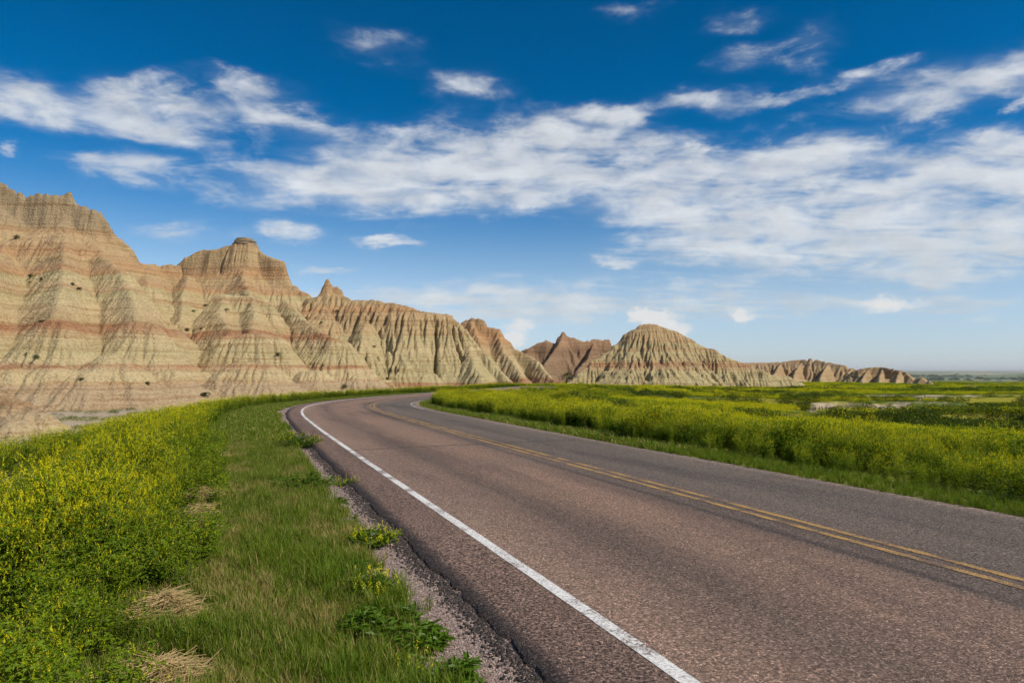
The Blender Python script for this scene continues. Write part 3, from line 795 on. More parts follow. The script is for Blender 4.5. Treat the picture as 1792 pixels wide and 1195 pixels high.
def build_road():
    n = len(LS)
    jl = S_PAVE_L + 0.09 * fbm(LS * .9, LS * 0, 5, 301, .65) + 0.03 * noise2(LS * 4, LS * 0, 302) + .018 * noise2(LS * 11, LS * 0, 304)
    jr = S_PAVE_R + 0.06 * fbm(LS * .7, LS * 0, 4, 303, .6)
    cols = [jl - 0.03, jl] + [np.full(n, c) for c in np.linspace(-0.45, 5.5, 13)] + [jr, jr + 0.03]
    me = strip('road', LS, cols, lambda j, s: np.where((j == 0) | (j == len(cols) - 1), -0.09, 0.0) + crown(s), [mat_road()])
    road = link('road', me, kind='structure', label='two-lane chip-sealed asphalt road curving left then right between the hills')
    white = mat_paint('white_paint', (.74, .71, .66), .515, (.20, .145, .12))
    far_white = mat_paint('faded_white_paint', (.50, .47, .43), .44, (.14, .11, .10))
    yellow = mat_paint('yellow_paint', (.46, .27, .08), .47, (.13, .09, .07))
    def line(nm, off, wd, mat, l0, l1, label):
        ls = LS[(LS >= l0) & (LS <= l1)]
        jit = 0.006 * noise2(ls * 1.5, ls * 0, int(off * 90) + 400)
        me = strip(nm, ls, [off - wd / 2 + jit, off + jit, off + wd / 2 + jit], lambda j, s: crown(s) + 0.004, [mat])
        return link(nm, me, road, label=label, kind='structure')
    line('edge_line', 0.0, 0.10, white, 0, 160, 'white edge line on the near side')
    line('edge_line', 5.36, 0.10, far_white, 46, 70, 'faded white edge line on the inner side of the bend')
    line('center_line', S_YEL - 0.10, 0.085, yellow, 0, 160, 'left yellow centre line')
    line('center_line', S_YEL + 0.10, 0.085, yellow, 0, 160, 'right yellow centre line')
    # sealed cracks across the road
    tar, t, out = new_mat('crack_sealer')
    principled(t, out, (.022, .019, .018), .6, t.noise(t.node('ShaderNodeNewGeometry').outputs['Position'], 30, 3, .6), .4, .004)
    for l0, s0, s1, wd in ((29.15, -.3, 5.4, .05), (43.0, .6, 3.0, .10), (47.5, 3.4, 5.2, .08)):
        ss = np.linspace(s0, s1, 60)
        lw = l0 + 0.10 * fbm(ss * 1.2, ss * 0, 4, int(l0 * 10)) + (ss - s0) * 0.04
        w2 = wd * (0.6 + 0.5 * np.abs(noise2(ss * 5, ss * 0, 7)))
        V = []
        for sgn in (-1, 1):
            x, y, z, nx, ny = road_pts(lw + sgn * w2 * .5)
            V.append(np.stack([x + nx * ss, y + ny * ss, z + crown(ss) + .006], 1))
        V = np.concatenate(V); i = np.arange(59)
        link('crack', mesh_from('crack', V, np.stack([i, i + 1, i + 61, i + 60], 1), mats=[tar]), road, kind='structure')


def mat_gravel():
    m, t, out = new_mat('pink_gravel')
    P = t.node('ShaderNodeNewGeometry').outputs['Position']
    vc, vd = chips(t, P, 60); n = t.noise(P, 2.0, 5, .6); f = t.noise(P, 40, 3, .7)
    c = t.mix(n, (.26, .185, .155), (.38, .285, .24))
    c = t.mix(1.0, c, t.ramp(vc, [(0, .5), (.5, .95), (.9, 1.3), (1, 1.7)]), 'MULTIPLY')
    c = t.mix(t.sstep(f, .53, .62, 0, .8), c, (.09, .065, .055))
    principled(t, out, c, .95, t.math('ADD', t.math('MINIMUM', vd, .3), f), .9, .014)
    return m


GRAVEL = mat_gravel()


def gravel_edge(l):
    """how far left of the white line the bare gravel reaches"""
    return np.interp(l, [0, 14, 17, 20, 24, 30, 36, 42, 47, 60, 200], [-1.12, -1.12, -1.15, -1.12, -1.05, -.92, -.85, -1.0, -1.25, -1.0, -.95]) + 0.34 * fbm(l * .9, l * 0, 3, 311)


def build_shoulder():
    ls = LS[LS < 160]
    def mk(cols, label):
        x, y, z, nx, ny = road_pts(ls)
        V = []
        for c in cols:
            gx = x + nx * c; gy = y + ny * c
            gz = ground_z(gx, gy) + .012
            V.append(np.stack([gx, gy, gz], 1))
        V = np.stack(V, 1); n, m = V.shape[:2]
        idx = np.arange(n * m).reshape(n, m)
        F = np.stack([idx[:-1, :-1], idx[:-1, 1:], idx[1:, 1:], idx[1:, :-1]], -1).reshape(-1, 4)
        link('gravel_shoulder', mesh_from('gravel_shoulder', V, F, mats=[GRAVEL], smooth_shade=True), kind='structure', label=label)
    g = gravel_edge(ls)
    one = np.ones(len(ls))
    mk([g - .25, g * .7 + -.6 * .3, -.80 * one, -.58 * one], 'pink gravel shoulder along the near side of the road')
    mk([5.62 * one, 5.8 * one, 6.0 * one + .08 * fbm(ls, ls * 0, 3, 313)], 'thin gravel margin along the far side of the road')


build_road()
build_shoulder()


# ------------------------------------------------------------------ plants
class Geo:
    def __init__(s):
        s.v = []; s.f4 = []; s.f3 = []; s.m4 = []; s.m3 = []; s.n = 0
    def quad(s, a, b, c, d, m=0):
        s.v += [a, b, c, d]; s.f4.append((s.n, s.n + 1, s.n + 2, s.n + 3)); s.m4.append(m); s.n += 4
    def tri(s, a, b, c, m=0):
        s.v += [a, b, c]; s.f3.append((s.n, s.n + 1, s.n + 2)); s.m3.append(m); s.n += 3
    def tube(s, pts, r0, r1, m=0, k=3):
        pts = [np.asarray(p, float) for p in pts]; N = len(pts); st = s.n
        for i, p in enumerate(pts):
            d = pts[min(i + 1, N - 1)] - pts[max(i - 1, 0)]; d = d / (np.linalg.norm(d) + 1e-9)
            a = np.cross(d, (0.31, .9, .2)); a /= np.linalg.norm(a) + 1e-9; b = np.cross(d, a)
            r = r0 + (r1 - r0) * i / max(N - 1, 1)
            for q in range(k):
                an = 2 * math.pi * q / k
                s.v.append(p + r * (math.cos(an) * a + math.sin(an) * b))
        for i in range(N - 1):
            for q in range(k):
                s.f4.append((st + i * k + q, st + i * k + (q + 1) % k, st + (i + 1) * k + (q + 1) % k, st + (i + 1) * k + q)); s.m4.append(m)
        s.n += N * k
    def leaf(s, p, d, L, wd, m=0, rng=random, fold=.25):
        """pointed leaf, two folded halves"""
        d = np.asarray(d, float); d = d / (np.linalg.norm(d) + 1e-9)
        up = np.array((rng.uniform(-.4, .4), rng.uniform(-.4, .4), 1.0)); sd = np.cross(d, up); sd /= np.linalg.norm(sd) + 1e-9
        nn = np.cross(sd, d)
        p = np.asarray(p, float); mid = p + d * L * .45; tip = p + d * L - nn * L * .12
        l = mid + sd * wd * .5 + nn * wd * fold; r = mid - sd * wd * .5 + nn * wd * fold
        s.tri(p, l, tip, m); s.tri(p, tip, r, m)
    def mesh(s, name, mats):
        return mesh_from(name, np.array(s.v), np.array(s.f4) if s.f4 else None, np.array(s.f3) if s.f3 else None, mats, False, s.m4, s.m3)


def mat_leaf(name, a, b, trans=.35, seed=0.0, rough=.6):
    m, t, out = new_mat(name)
    oi = t.node('ShaderNodeObjectInfo'); P = t.node('ShaderNodeNewGeometry').outputs['Position']
    n = t.noise(P, 1.3, 3, .6); r = oi.outputs['Random']
    f = t.math('ADD', t.math('MULTIPLY', n, .7), t.math('MULTIPLY', r, .5), clamp=True)
    c = t.mix(f, a, b)
    d = t.node('ShaderNodeBsdfDiffuse', i_Color=c); tr = t.node('ShaderNodeBsdfTranslucent', i_Color=t.mix(1.0, c, (1.25, 1.2, .7), 'MULTIPLY'))
    gl = t.node('ShaderNodeBsdfGlossy', i_Roughness=rough, i_Color=(.8, .8, .8))
    mx = t.node('ShaderNodeMixShader'); mx.inputs[0].default_value = trans
    t.l.new(d.outputs[0], mx.inputs[1]); t.l.new(tr.outputs[0], mx.inputs[2])
    m2 = t.node('ShaderNodeMixShader'); m2.inputs[0].default_value = .012
    t.l.new(mx.outputs[0], m2.inputs[1]); t.l.new(gl.outputs[0], m2.inputs[2]); t.l.new(m2.outputs[0], out.inputs[0])
    return m


M_CLEAF = mat_leaf('clover_leaf', (.085, .155, .005), (.195, .275, .008))
M_CFLOW = mat_leaf('clover_flower', (.50, .47, .005), (.70, .62, .007), .3)
M_CSTEM = mat_leaf('clover_stem', (.10, .13, .025), (.16, .18, .04), .1)
M_GRASS = mat_leaf('grass_blade', (.085, .155, .008), (.165, .225, .014), .4)
M_RANK = mat_leaf('rank_grass', (.045, .080, .010), (.085, .120, .014), .3)
M_DRY = mat_leaf('dry_grass_blade', (.27, .215, .065), (.40, .31, .11), .25)
M_STRAW = mat_leaf('straw', (.44, .31, .13), (.62, .46, .22), .15)
M_WEED = mat_leaf('weed_leaf', (.055, .125, .010), (.115, .195, .014), .35, rough=.45)
M_DARK = mat_leaf('shrub_leaf', (.030, .050, .014), (.060, .085, .022), .2)
M_BARK = mat_leaf('bark', (.10, .075, .05), (.16, .12, .08), .0)
M_SAGE = mat_leaf('sage_leaf', (.10, .13, .045), (.16, .19, .07), .2)

U = random.uniform


def clover(seed, H=0.9, stems=6, leafn=16, rac=9, pet=9, fs=1.0, flower=1.0):
    """sweet clover: leaning branched stems, three-part leaves, upright spikes of tiny yellow flowers"""
    random.seed(seed); g = Geo()
    for k in range(stems):
        az = U(0, 6.283); lean = U(.05, .42); h = H * U(.72, 1.1)
        bx, by = U(-.06, .06), U(-.06, .06)
        pts = []
        for i in range(5):
            u = i / 4; o = lean * h * (u ** 1.5)
            pts.append(np.array((bx + math.cos(az) * o + U(-.012, .012), by + math.sin(az) * o + U(-.012, .012), h * u)))
        g.tube(pts, .0045 * fs, .0018 * fs, 2)
        def at(u):
            i = min(int(u * 4), 3); return pts[i] + (pts[i + 1] - pts[i]) * (u * 4 - i)
        for i in range(leafn):
            u = U(.12, .93); p = at(u); a = U(0, 6.283); r = U(.02, .14) * (1.15 - u * .6)
            q = p + np.array((math.cos(a) * r, math.sin(a) * r, U(-.01, .07)))
            for j in (-1, 0, 1):
                aa = a + j * .9
                g.leaf(q, (math.cos(aa), math.sin(aa), U(-.3, .5)), U(.028, .044) * fs, U(.014, .021) * fs, 0)
        for i in range(rac):
            if random.random() > flower: continue
            u = 1 - abs(random.gauss(0, .26)); u = min(max(u, .35), 1.0)
            p = at(u); a = U(0, 6.283); r = U(.01, .10)
            q = p + np.array((math.cos(a) * r, math.sin(a) * r, U(.0, .05)))
            d = np.array((math.cos(a) * U(.1, .7), math.sin(a) * U(.1, .7), 1.0)); d /= np.linalg.norm(d)
            L = U(.045, .085) * fs
            for j in range(pet):
                w = (j + .5) / pet; b = U(0, 6.283); pr = (.0125 - .007 * w) * fs
                c = q + d * L * w; o = np.array((math.cos(b), math.sin(b), .2)) * pr
                e = np.cross(o, d) * U(.6, .9) / 1.0
                g.tri(c - e * .6, c + o + d * .006 * fs, c + e * .6 + o * .5, 1)
    return g


def clump(seed, Wd, H, n, leaf, fl, stems=10):
    """distant patch of clover: a mound of leaf and flower flecks"""
    random.seed(seed); g = Geo()
    for k in range(n):
        r = Wd * .5 * math.sqrt(random.random()); a = U(0, 6.283)
        top = H * (1 - .5 * (r / (Wd * .5)) ** 2) * U(.8, 1.1); z = top * (1 - abs(random.gauss(0, .38)))
        if z < 0: z = U(0, top)
        p = np.array((math.cos(a) * r, math.sin(a) * r, z)); f = 1 if (z > top * .52 and random.random() < fl) else 0
        s = leaf * U(.6, 1.3) * (.8 if f else 1.0)
        if f:
            d = np.array((U(-.5, .5), U(-.5, .5), 1)); e = np.array((U(-1, 1), U(-1, 1), 0)); e /= np.linalg.norm(e) + 1e-6
            g.tri(p - e * s * .35, p + e * s * .35, p + d * s * 1.3, 1)
        else:
            g.leaf(p, (U(-1, 1), U(-1, 1), U(-.2, .9)), s * 1.5, s * .8, 0)
    return g


def tuft(seed, n, H, spread, wd, mats_p=0.0, seedhead=False):
    random.seed(seed); g = Geo()
    for k in range(n):
        a = U(0, 6.283); r = spread * math.sqrt(random.random()); h = H * U(.5, 1.15); ln = U(.05, .8); b = U(0, 6.283)
        p0 = np.array((math.cos(a) * r, math.sin(a) * r, -.01)); dx = np.array((math.cos(b), math.sin(b), 0))
        p1 = p0 + dx * h * ln * .30 + np.array((0, 0, h * .55)); p2 = p0 + dx * h * ln * .95 + np.array((0, 0, h * U(.75, 1.0)))
        sd = np.array((-dx[1], dx[0], 0)) * wd * U(.7, 1.3); m = 1 if random.random() < mats_p else 0
        g.quad(p0 - sd, p0 + sd, p1 + sd * .8, p1 - sd * .8, m); g.tri(p1 - sd * .8, p1 + sd * .8, p2, m)
    return g


PROTO_N = [0]


def scatter(name, label, protos, P, rz, sc, var, tilt=None, category=None):
    """one mass of plants: prototypes instanced on points by geometry nodes"""
    col = bpy.data.collections.new(name + '_kinds')
    for i, me in enumerate(protos):
        po = bpy.data.objects.new('%s_kind_%02d' % (name, i), me); col.objects.link(po)
    n = len(P)
    pm = bpy.data.meshes.new(name); pm.vertices.add(n); pm.vertices.foreach_set('co', np.asarray(P, np.float32).ravel())
    rot = np.zeros((n, 3), np.float32); rot[:, 2] = rz
    if tilt is not None: rot[:, :2] = tilt
    a = pm.attributes.new('rot', 'FLOAT_VECTOR', 'POINT'); a.data.foreach_set('vector', rot.ravel())
    s3 = np.repeat(np.asarray(sc, np.float32)[:, None], 3, 1) if np.ndim(sc) == 1 else np.asarray(sc, np.float32)
    a = pm.attributes.new('siz', 'FLOAT_VECTOR', 'POINT'); a.data.foreach_set('vector', s3.ravel())
    a = pm.attributes.new('var', 'INT', 'POINT'); a.data.foreach_set('value', np.asarray(var, np.int32))
    g = bpy.data.node_groups.new(name, 'GeometryNodeTree')
    g.interface.new_socket('Geometry', in_out='INPUT', socket_type='NodeSocketGeometry'); g.interface.new_socket('Geometry', in_out='OUTPUT', socket_type='NodeSocketGeometry')
    gi = g.nodes.new('NodeGroupInput'); go = g.nodes.new('NodeGroupOutput'); ip = g.nodes.new('GeometryNodeInstanceOnPoints'); ci = g.nodes.new('GeometryNodeCollectionInfo')
    ci.inputs['Collection'].default_value = col; ci.inputs['Separate Children'].default_value = True; ci.inputs['Reset Children'].default_value = True
    ip.inputs['Pick Instance'].default_value = True
    def na(nm, ty):
        k = g.nodes.new('GeometryNodeInputNamedAttribute'); k.data_type = ty; k.inputs[0].default_value = nm; return k.outputs[0]
    g.links.new(gi.outputs[0], ip.inputs['Points']); g.links.new(ci.outputs[0], ip.inputs['Instance'])
    g.links.new(na('rot', 'FLOAT_VECTOR'), ip.inputs['Rotation']); g.links.new(na('siz', 'FLOAT_VECTOR'), ip.inputs['Scale']); g.links.new(na('var', 'INT'), ip.inputs['Instance Index'])
    g.links.new(ip.outputs[0], go.inputs[0])
    o = link(name, pm, kind='stuff', label=label, category=category)
    o.modifiers.new('scatter', 'NODES').node_group = g
    return o


RNG = np.random.default_rng(2024)


def along(n, l0, l1, s0, s1, power=1.0):
    """random places in road coordinates -> x, y, s, l"""
    l = l0 + (l1 - l0) * RNG.random(n) ** power; s = s0 + (s1 - s0) * RNG.random(n)
    x, y, z, nx, ny = road_pts(l)
    return x + nx * s, y + ny * s, s, l


def in_view(x, y, m=1.0):
    return (y > 1.5) & (np.abs(x) < 0.78 * y + m)


def put(name, label, protos, x, y, smin, smax, tilt=.12, zoff=0.0, category=None, sxy=None):
    n = len(x)
    z = ground_z(x, y) + zoff
    sc = smin + (smax - smin) * RNG.random(n)
    return scatter(name, label, protos, np.stack([x, y, z], 1), RNG.random(n) * 6.283, sc, RNG.integers(0, len(protos), n), RNG.normal(0, tilt, (n, 2)), category)


def verge_edge(l):
    """s where mown grass gives way to tall clover on the left"""
    return -2.74 - .22 * (1 - smooth(18, 21, l)) - 0.008 * np.clip(l - 14, 0, 60) + 0.22 * fbm(l * .55, l * 0, 3, 331)


def on_ground(px, py):
    """point of the ground seen at a photo pixel near the road"""
    d = np.arange(2.5, 60, .02) if py > 900 else np.arange(5, 60, .05)
    x = (px - CPX) / FPX * d; z = EYE + (HORY - py) / FPX * d
    k = np.argmax(ground_z(x, d) >= z)
    return float(x[k]), float(d[k]), float(ground_z(np.array([x[k]]), np.array([d[k]]))[0])


STRAW_SPOTS = [
    (1, 'largest clump of dry straw, at the foot of the near clover', 290, 1090, .36, 700, .20),
    (2, 'dry straw at the bottom edge of the picture', 280, 1192, .32, 460, .10),
    (3, 'flattened straw clump where the verge meets the bank, nearest above the largest', 345, 935, .32, 330, .13),
    (4, 'narrow straw clump halfway along the verge', 350, 905, .30, 280, .13),
    (5, 'brown straw clump on the bank edge, third from the far end', 356, 876, .42, 360, .16),
    (6, 'small straw clump second from the far end of the verge', 372, 834, .45, 300, .16),
    (7, 'farthest small straw clump by the clover bank', 378, 806, .5, 320, .18),
]


STRAW = [(*on_ground(p[2], p[3])[:2], p[4]) for p in STRAW_SPOTS]


def clear_of_straw(x, y, r):
    k = np.ones(len(x), bool)
    for sx, sy, sr in STRAW: k &= np.hypot(x - sx, y - sy) > r * min(1.0, sr / .27)
    return k


CL_NEAR = [clover(500 + i, .92, 7, 26, 9, 10, 1.12).mesh('clover_near', [M_CLEAF, M_CFLOW, M_CSTEM]) for i in range(5)]
CL_NEAR += [clover(510 + i, .80, 8, 38, 3, 10, 1.15, .6).mesh('clover_leafy', [M_CLEAF, M_CFLOW, M_CSTEM]) for i in range(3)]
CL_GREEN = [clover(540 + i, .55, 6, 22, 4, 8, flower=.5).mesh('clover_low', [M_CLEAF, M_CFLOW, M_CSTEM]) for i in range(3)]
CL_MID = [clover(520 + i, .92, 7, 15, 12, 4, 1.8).mesh('clover_mid', [M_CLEAF, M_CFLOW, M_CSTEM]) for i in range(4)]
CL_MID += [clover(530 + i, .80, 8, 24, 4, 4, 1.8, .6).mesh('clover_mid_leafy', [M_CLEAF, M_CFLOW, M_CSTEM]) for i in range(3)]


def pick(x, y, n_fl, n_leafy, seed, bias=0.0):
    """flowering or leafy plants, in drifts"""
    leafy = fbm(x * .45, y * .45, 3, seed) + RNG.normal(0, .12, len(x)) > .10 + bias
    return np.where(leafy, n_fl + RNG.integers(0, n_leafy, len(x)), RNG.integers(0, n_fl, len(x)))


CL_FAR = [clump(560 + i, 1.3, .72, 170, .075, .78).mesh('clover_far', [M_CLEAF, M_CFLOW]) for i in range(4)]
GR_FAR = [clump(580 + i, 1.3, .45, 150, .08, .10).mesh('grass_far', [M_CLEAF, M_CFLOW]) for i in range(3)]
CL_VFAR = [clump(600 + i, 4.2, .85, 190, .20, .75).mesh('clover_vfar', [M_CLEAF, M_CFLOW]) for i in range(3)]
GR_VFAR = [clump(620 + i, 4.2, .60, 170, .20, .12).mesh('grass_vfar', [M_CLEAF, M_CFLOW]) for i in range(3)]
TUFTS = [tuft(640 + i, 26, .15, .055, .0022, .12).mesh('tuft', [M_GRASS, M_DRY]) for i in range(4)]
TUFTS_TALL = [tuft(660 + i, 24, .26, .05, .0026, .06).mesh('tuft_tall', [M_GRASS, M_DRY]) for i in range(3)]
TUFTS_DRY = [tuft(680 + i, 24, .14, .06, .0022, .72).mesh('tuft_dry', [M_GRASS, M_DRY]) for i in range(3)]
TUFTS_FAR = [tuft(700 + i, 34, .2, .22, .010, .12).mesh('tuft_far', [M_GRASS, M_DRY]) for i in range(3)]


def behind_wash(x, y):
    d = np.hypot(x, y); out = np.zeros(len(x), bool)
    for k in (1.2, 3.0, 5.0, 7.5):
        kk = k * np.clip(d / 60, .3, 1.2)
        out |= wash_field(x + x / d * kk, y + y / d * kk)[1] > .5
    return out


def build_plants():
    # ---- left bank of sweet clover
    x, y, s, l = along(4000, 13.5, 34, -8.0, -2.3)
    k = in_view(x, y, 1.5) & (s < verge_edge(l)) & (y > 2.2)
    k &= (s > -4.9 + .7 * fbm(l * .4, l * 0, 3, 343)) & clear_of_straw(x, y, .42)
    x, y, s, l = x[k], y[k], s[k], l[k]
    hn = .98 + .55 * fbm(x * .5, y * .5, 3, 341); edge = smooth(0, .9, verge_edge(l) - s)
    hs = hn * (.66 + .34 * edge) * np.interp(y, [2.5, 4.2, 6.0], [.42, .62, 1]) * np.interp(-s, [2.5, 3.5, 4.3, 5.5], [1, .97, .64, .42])
    z = ground_z(x, y)
    scatter('sweet_clover_bank', 'tall yellow-flowering clover massed on the left bank beside the mown verge', CL_NEAR, np.stack([x, y, z], 1), RNG.random(len(x)) * 6.283, hs * RNG.uniform(.8, 1.15, len(x)), pick(x, y, 5, 3, 401, np.interp(y, [3, 7, 12], [-.22, -.02, .06])), RNG.normal(0, .14, (len(x), 2)), 'clover')
    # low green clover under the edge of the bank
    x, y, s, l = along(1600, 14, 32, -3.6, -2.1)
    k = in_view(x, y, 1.0) & (np.abs(s - verge_edge(l)) < .45) & clear_of_straw(x, y, .48); x, y = x[k], y[k]
    put('low_clover', 'low leafy green clover at the foot of the left flowering bank', CL_GREEN, x, y, .45, .85, .2, category='clover')
    # bank further along the road, out to the bend and beyond
    x, y, s, l = along(6500, 33, 120, -9.0, -1.4)
    k = in_view(x, y, 2) & (s < verge_edge(l) + 1.3 * smooth(52, 60, l)); k &= RNG.random(len(x)) < np.interp(-s, [2.5, 5, 9], [1, .7, .25]); x, y, l = x[k], y[k], l[k]
    z = ground_z(x, y); hs = RNG.uniform(.62, .98, len(x)) * np.interp(l, [33, 50, 58, 120], [.95, .85, .75, .6])
    scatter('sweet_clover_hedge', 'yellow clover lining the outer side of the road bend below the hills', CL_MID, np.stack([x, y, z], 1), RNG.random(len(x)) * 6.283, hs, pick(x, y, 4, 3, 402), RNG.normal(0, .1, (len(x), 2)), 'clover')
    # ---- right side hedge of clover
    x, y, s, l = along(12500, 16, 150, 6.55, 13.5, 1.35)
    e = 6.80 - .5 * smooth(42, 50, l) + .75 * fbm(l * .6, l * 0, 3, 351) * (1 - .6 * smooth(42, 50, l)); dep, bare = wash_field(x, y)
    k = in_view(x, y, 2) & (s > e) & (bare < .3); k &= RNG.random(len(x)) < np.interp(s, [6.6, 9, 13.5], [1, .8, .5])
    x, y, s, l, e = x[k], y[k], s[k], l[k], e[k]; z = ground_z(x, y)
    hs = (.76 + .7 * fbm(x * .33, y * .33, 3, 352)) * (.82 + .18 * smooth(0, .8, s - e)) * RNG.uniform(.82, 1.08, len(x)) * np.interp(l, [16, 38, 48, 80, 150], [.95, .92, 1.0, .8, .6])
    near = np.hypot(x, y) < 17
    for m, pr, nm, lb in ((near, CL_NEAR, 'sweet_clover_roadside', 'yellow clover hedge beside the far lane, nearest stretch at the right edge'), (~near, CL_MID, 'sweet_clover_roadside', 'yellow clover hedge on the inside of the road bend')):
        n = int(m.sum())
        scatter(nm, lb, pr, np.stack([x[m], y[m], z[m]], 1), RNG.random(n) * 6.283, hs[m], pick(x[m], y[m], len(pr) - 3, 3, 403), RNG.normal(0, .12, (n, 2)), 'clover')
    # ---- meadow to the right
    n = 26000
    d = 14 + 120 * RNG.random(n) ** .8; a = RNG.uniform(-.30, .78, n); x = a * d; y = d
    s, l, zr = road_sl(x, y); dep, bare = wash_field(x, y)
    k = (s > 12.0) & ((bare < .35) | (RNG.random(n) < .05)); x, y = x[k], y[k]
    low = behind_wash(x, y)
    pat = fbm(x * .06, y * .10, 4, 361)
    yel = pat + RNG.normal(0, .06, len(x)) > -.06
    put('meadow_clover', 'yellow clover spread over the middle of the right-hand meadow', CL_FAR, x[yel & ~low], y[yel & ~low], .42, .80, .05, -.03, 'clover')
    tn = fbm(x * .026 + 2.2, y * .06, 3, 8) + RNG.normal(0, .012, len(x)); rank = (tn > -.02) & (tn < .075) & ~low & (y > 28)
    put('rank_grass', 'dark green rank grass along the terrace edges of the meadow', [clump(590 + i, 1.3, .6, 150, .08, .04).mesh('rank', [M_RANK, M_CFLOW]) for i in range(2)], x[rank], y[rank], .7, 1.2, .05, -.03, 'grass')
    yel &= ~rank
    gr = ~yel & ~low & ~rank
    put('short_grass', 'short grass on the lips of the bare washes in the meadow', GR_FAR, x[low], y[low], .28, .5, .05, -.03, 'grass')
    put('meadow_grass', 'darker green grass patches between the yellow meadow clover', GR_FAR, x[gr], y[gr], .55, 1.0, .05, -.03, 'grass')
    n = 15000
    d = 110 * (430 / 110) ** RNG.random(n); a = RNG.uniform(-.05, .80, n); x = a * d; y = d
    dep, bare = wash_field(x, y); k = (bare < .4); x, y = x[k], y[k]
    pat = fbm(x * .018, y * .045, 4, 371); yel = pat + RNG.normal(0, .05, len(x)) > -.03
    tn = fbm(x * .026 + 2.2, y * .06, 3, 8) + RNG.normal(0, .012, len(x)); rank = (tn > -.02) & (tn < .07)
    put('far_rank_grass', 'dark green strips of rank grass far out on the meadow', [clump(596 + i, 4.2, .9, 170, .2, .0).mesh('rank_far', [M_RANK, M_CFLOW]) for i in range(2)], x[rank], y[rank], .5, .9, .02, -.08, 'grass')
    x, y, yel = x[~rank], y[~rank], yel[~rank]
    put('far_meadow_clover', 'yellow strips of clover far out on the meadow below the hills', CL_VFAR, x[yel], y[yel], .5, .95, .02, -.08, 'clover')
    put('far_meadow_grass', 'green strips of grass far out on the meadow below the hills', GR_VFAR, x[~yel], y[~yel], .5, .95, .02, -.08, 'grass')
    # ---- mown verge
    x, y, s, l = along(26000, 14.5, 33, -3.3, -.95, 1.5)
    k = in_view(x, y, .4) & clear_of_straw(x, y, .30) & (s > verge_edge(l) - .35) & (s < gravel_edge(l) + RNG.normal(0, .07, len(x)))
    x, y, s, l = x[k], y[k], s[k], l[k]
    dryp = smooth(.02, .26, fbm(x * 1.1, y * 1.1, 3, 381) + .25 * smooth(.75, .1, np.abs(s - verge_edge(l) - .35)))
    r = RNG.random(len(x)); dry = r < dryp * .75; tall = (~dry) & (RNG.random(len(x)) < np.where(y < 6, .4, .12) * smooth(-.1, .15, fbm(x * .9, y * .9, 2, 382)))
    sh = ~(dry | tall)
    put('verge_grass', 'short mown green grass of the left verge beside the gravel shoulder', TUFTS, x[sh], y[sh], .55, 1.15, .15, 0, 'grass')
    put('dry_grass', 'dry yellowed grass mixed through the left verge', TUFTS_DRY, x[dry], y[dry], .55, 1.1, .2, 0, 'grass')
    put('tall_grass', 'longer unmown grass in the left foreground', TUFTS_TALL, x[tall], y[tall], .6, 1.1, .15, 0, 'grass')
    x, y, s, l = along(7000, 32, 75, -3.6, -.9)
    k = (s > verge_edge(l) - .3) & (s < gravel_edge(l) + RNG.normal(0, .1, len(x)))
    put('verge_grass', 'green verge grass narrowing towards the road bend on the left', TUFTS_FAR, x[k], y[k], .5, .95, .1, 0, 'grass')
    x, y, s, l = along(9000, 16, 75, 5.85, 7.0)
    k = in_view(x, y, 1) & (s > 5.95 + .1 * fbm(l, l * 0, 3, 391))
    near = k & (y < 14)
    put('roadside_grass', 'low grass strip between the far lane and the right clover hedge', TUFTS_TALL, x[near], y[near], .45, .8, .15, 0, 'grass')
    far = k & (y >= 14)
    put('roadside_grass', 'distant grass strip along the inside edge of the bend', TUFTS_FAR, x[far], y[far], .5, .95, .12, 0, 'grass')
    # ---- scrub on the pale wash, lower left
    n = 2600
    d = RNG.uniform(20, 84, n); a = RNG.uniform(-.80, -.36, n); x = a * d; y = d
    s, l, zr = road_sl(x, y); k = (s < -8) & (fbm(x * .14, y * .22, 3, 395) + RNG.normal(0, .08, n) > np.where(y > 50, .02, -.08)); x, y = x[k], y[k]
    put('wash_scrub', 'sparse grey-green scrub on the pale dry wash at lower left', [clump(630 + i, .8, .32, 90, .05, .1).mesh('scrub', [M_SAGE, M_CFLOW]) for i in range(3)], x, y, .5, 1.3, .05, -.02, 'scrub')


build_plants()


def build_pebbles():
    kinds = []
    for i in range(4):
        rg = np.random.default_rng(70 + i)
        t = (1 + 5 ** .5) / 2
        V = np.array([(-1, t, 0), (1, t, 0), (-1, -t, 0), (1, -t, 0), (0, -1, t), (0, 1, t), (0, -1, -t), (0, 1, -t), (t, 0, -1), (t, 0, 1), (-t, 0, -1), (-t, 0, 1)], float) / 1.9
        F = [(0, 11, 5), (0, 5, 1), (0, 1, 7), (0, 7, 10), (0, 10, 11), (1, 5, 9), (5, 11, 4), (11, 10, 2), (10, 7, 6), (7, 1, 8), (3, 9, 4), (3, 4, 2), (3, 2, 6), (3, 6, 8), (3, 8, 9), (4, 9, 5), (2, 4, 11), (6, 2, 10), (8, 6, 7), (9, 8, 1)]
        V = V * rg.uniform(.7, 1.25, (12, 1)) * (1, .8, .6)
        kinds.append(mesh_from('pebble', V, None, F, [PEB[i % 3]]))
    x, y, s, l = along(60000, 14.5, 30, -1.6, -.58, 1.7)
    k = in_view(x, y, .1) & (s > gravel_edge(l) - .15); x, y = x[k], y[k]
    n = len(x); z = ground_z(x, y) + .014
    scatter('shoulder_gravel', 'loose pink gravel chips on the near shoulder', kinds, np.stack([x, y, z], 1), RNG.random(n) * 6.283, RNG.uniform(.003, .0085, n) * np.where(RNG.random(n) < .03, 1.8, 1), RNG.integers(0, 4, n), RNG.normal(0, .4, (n, 2)), 'gravel')


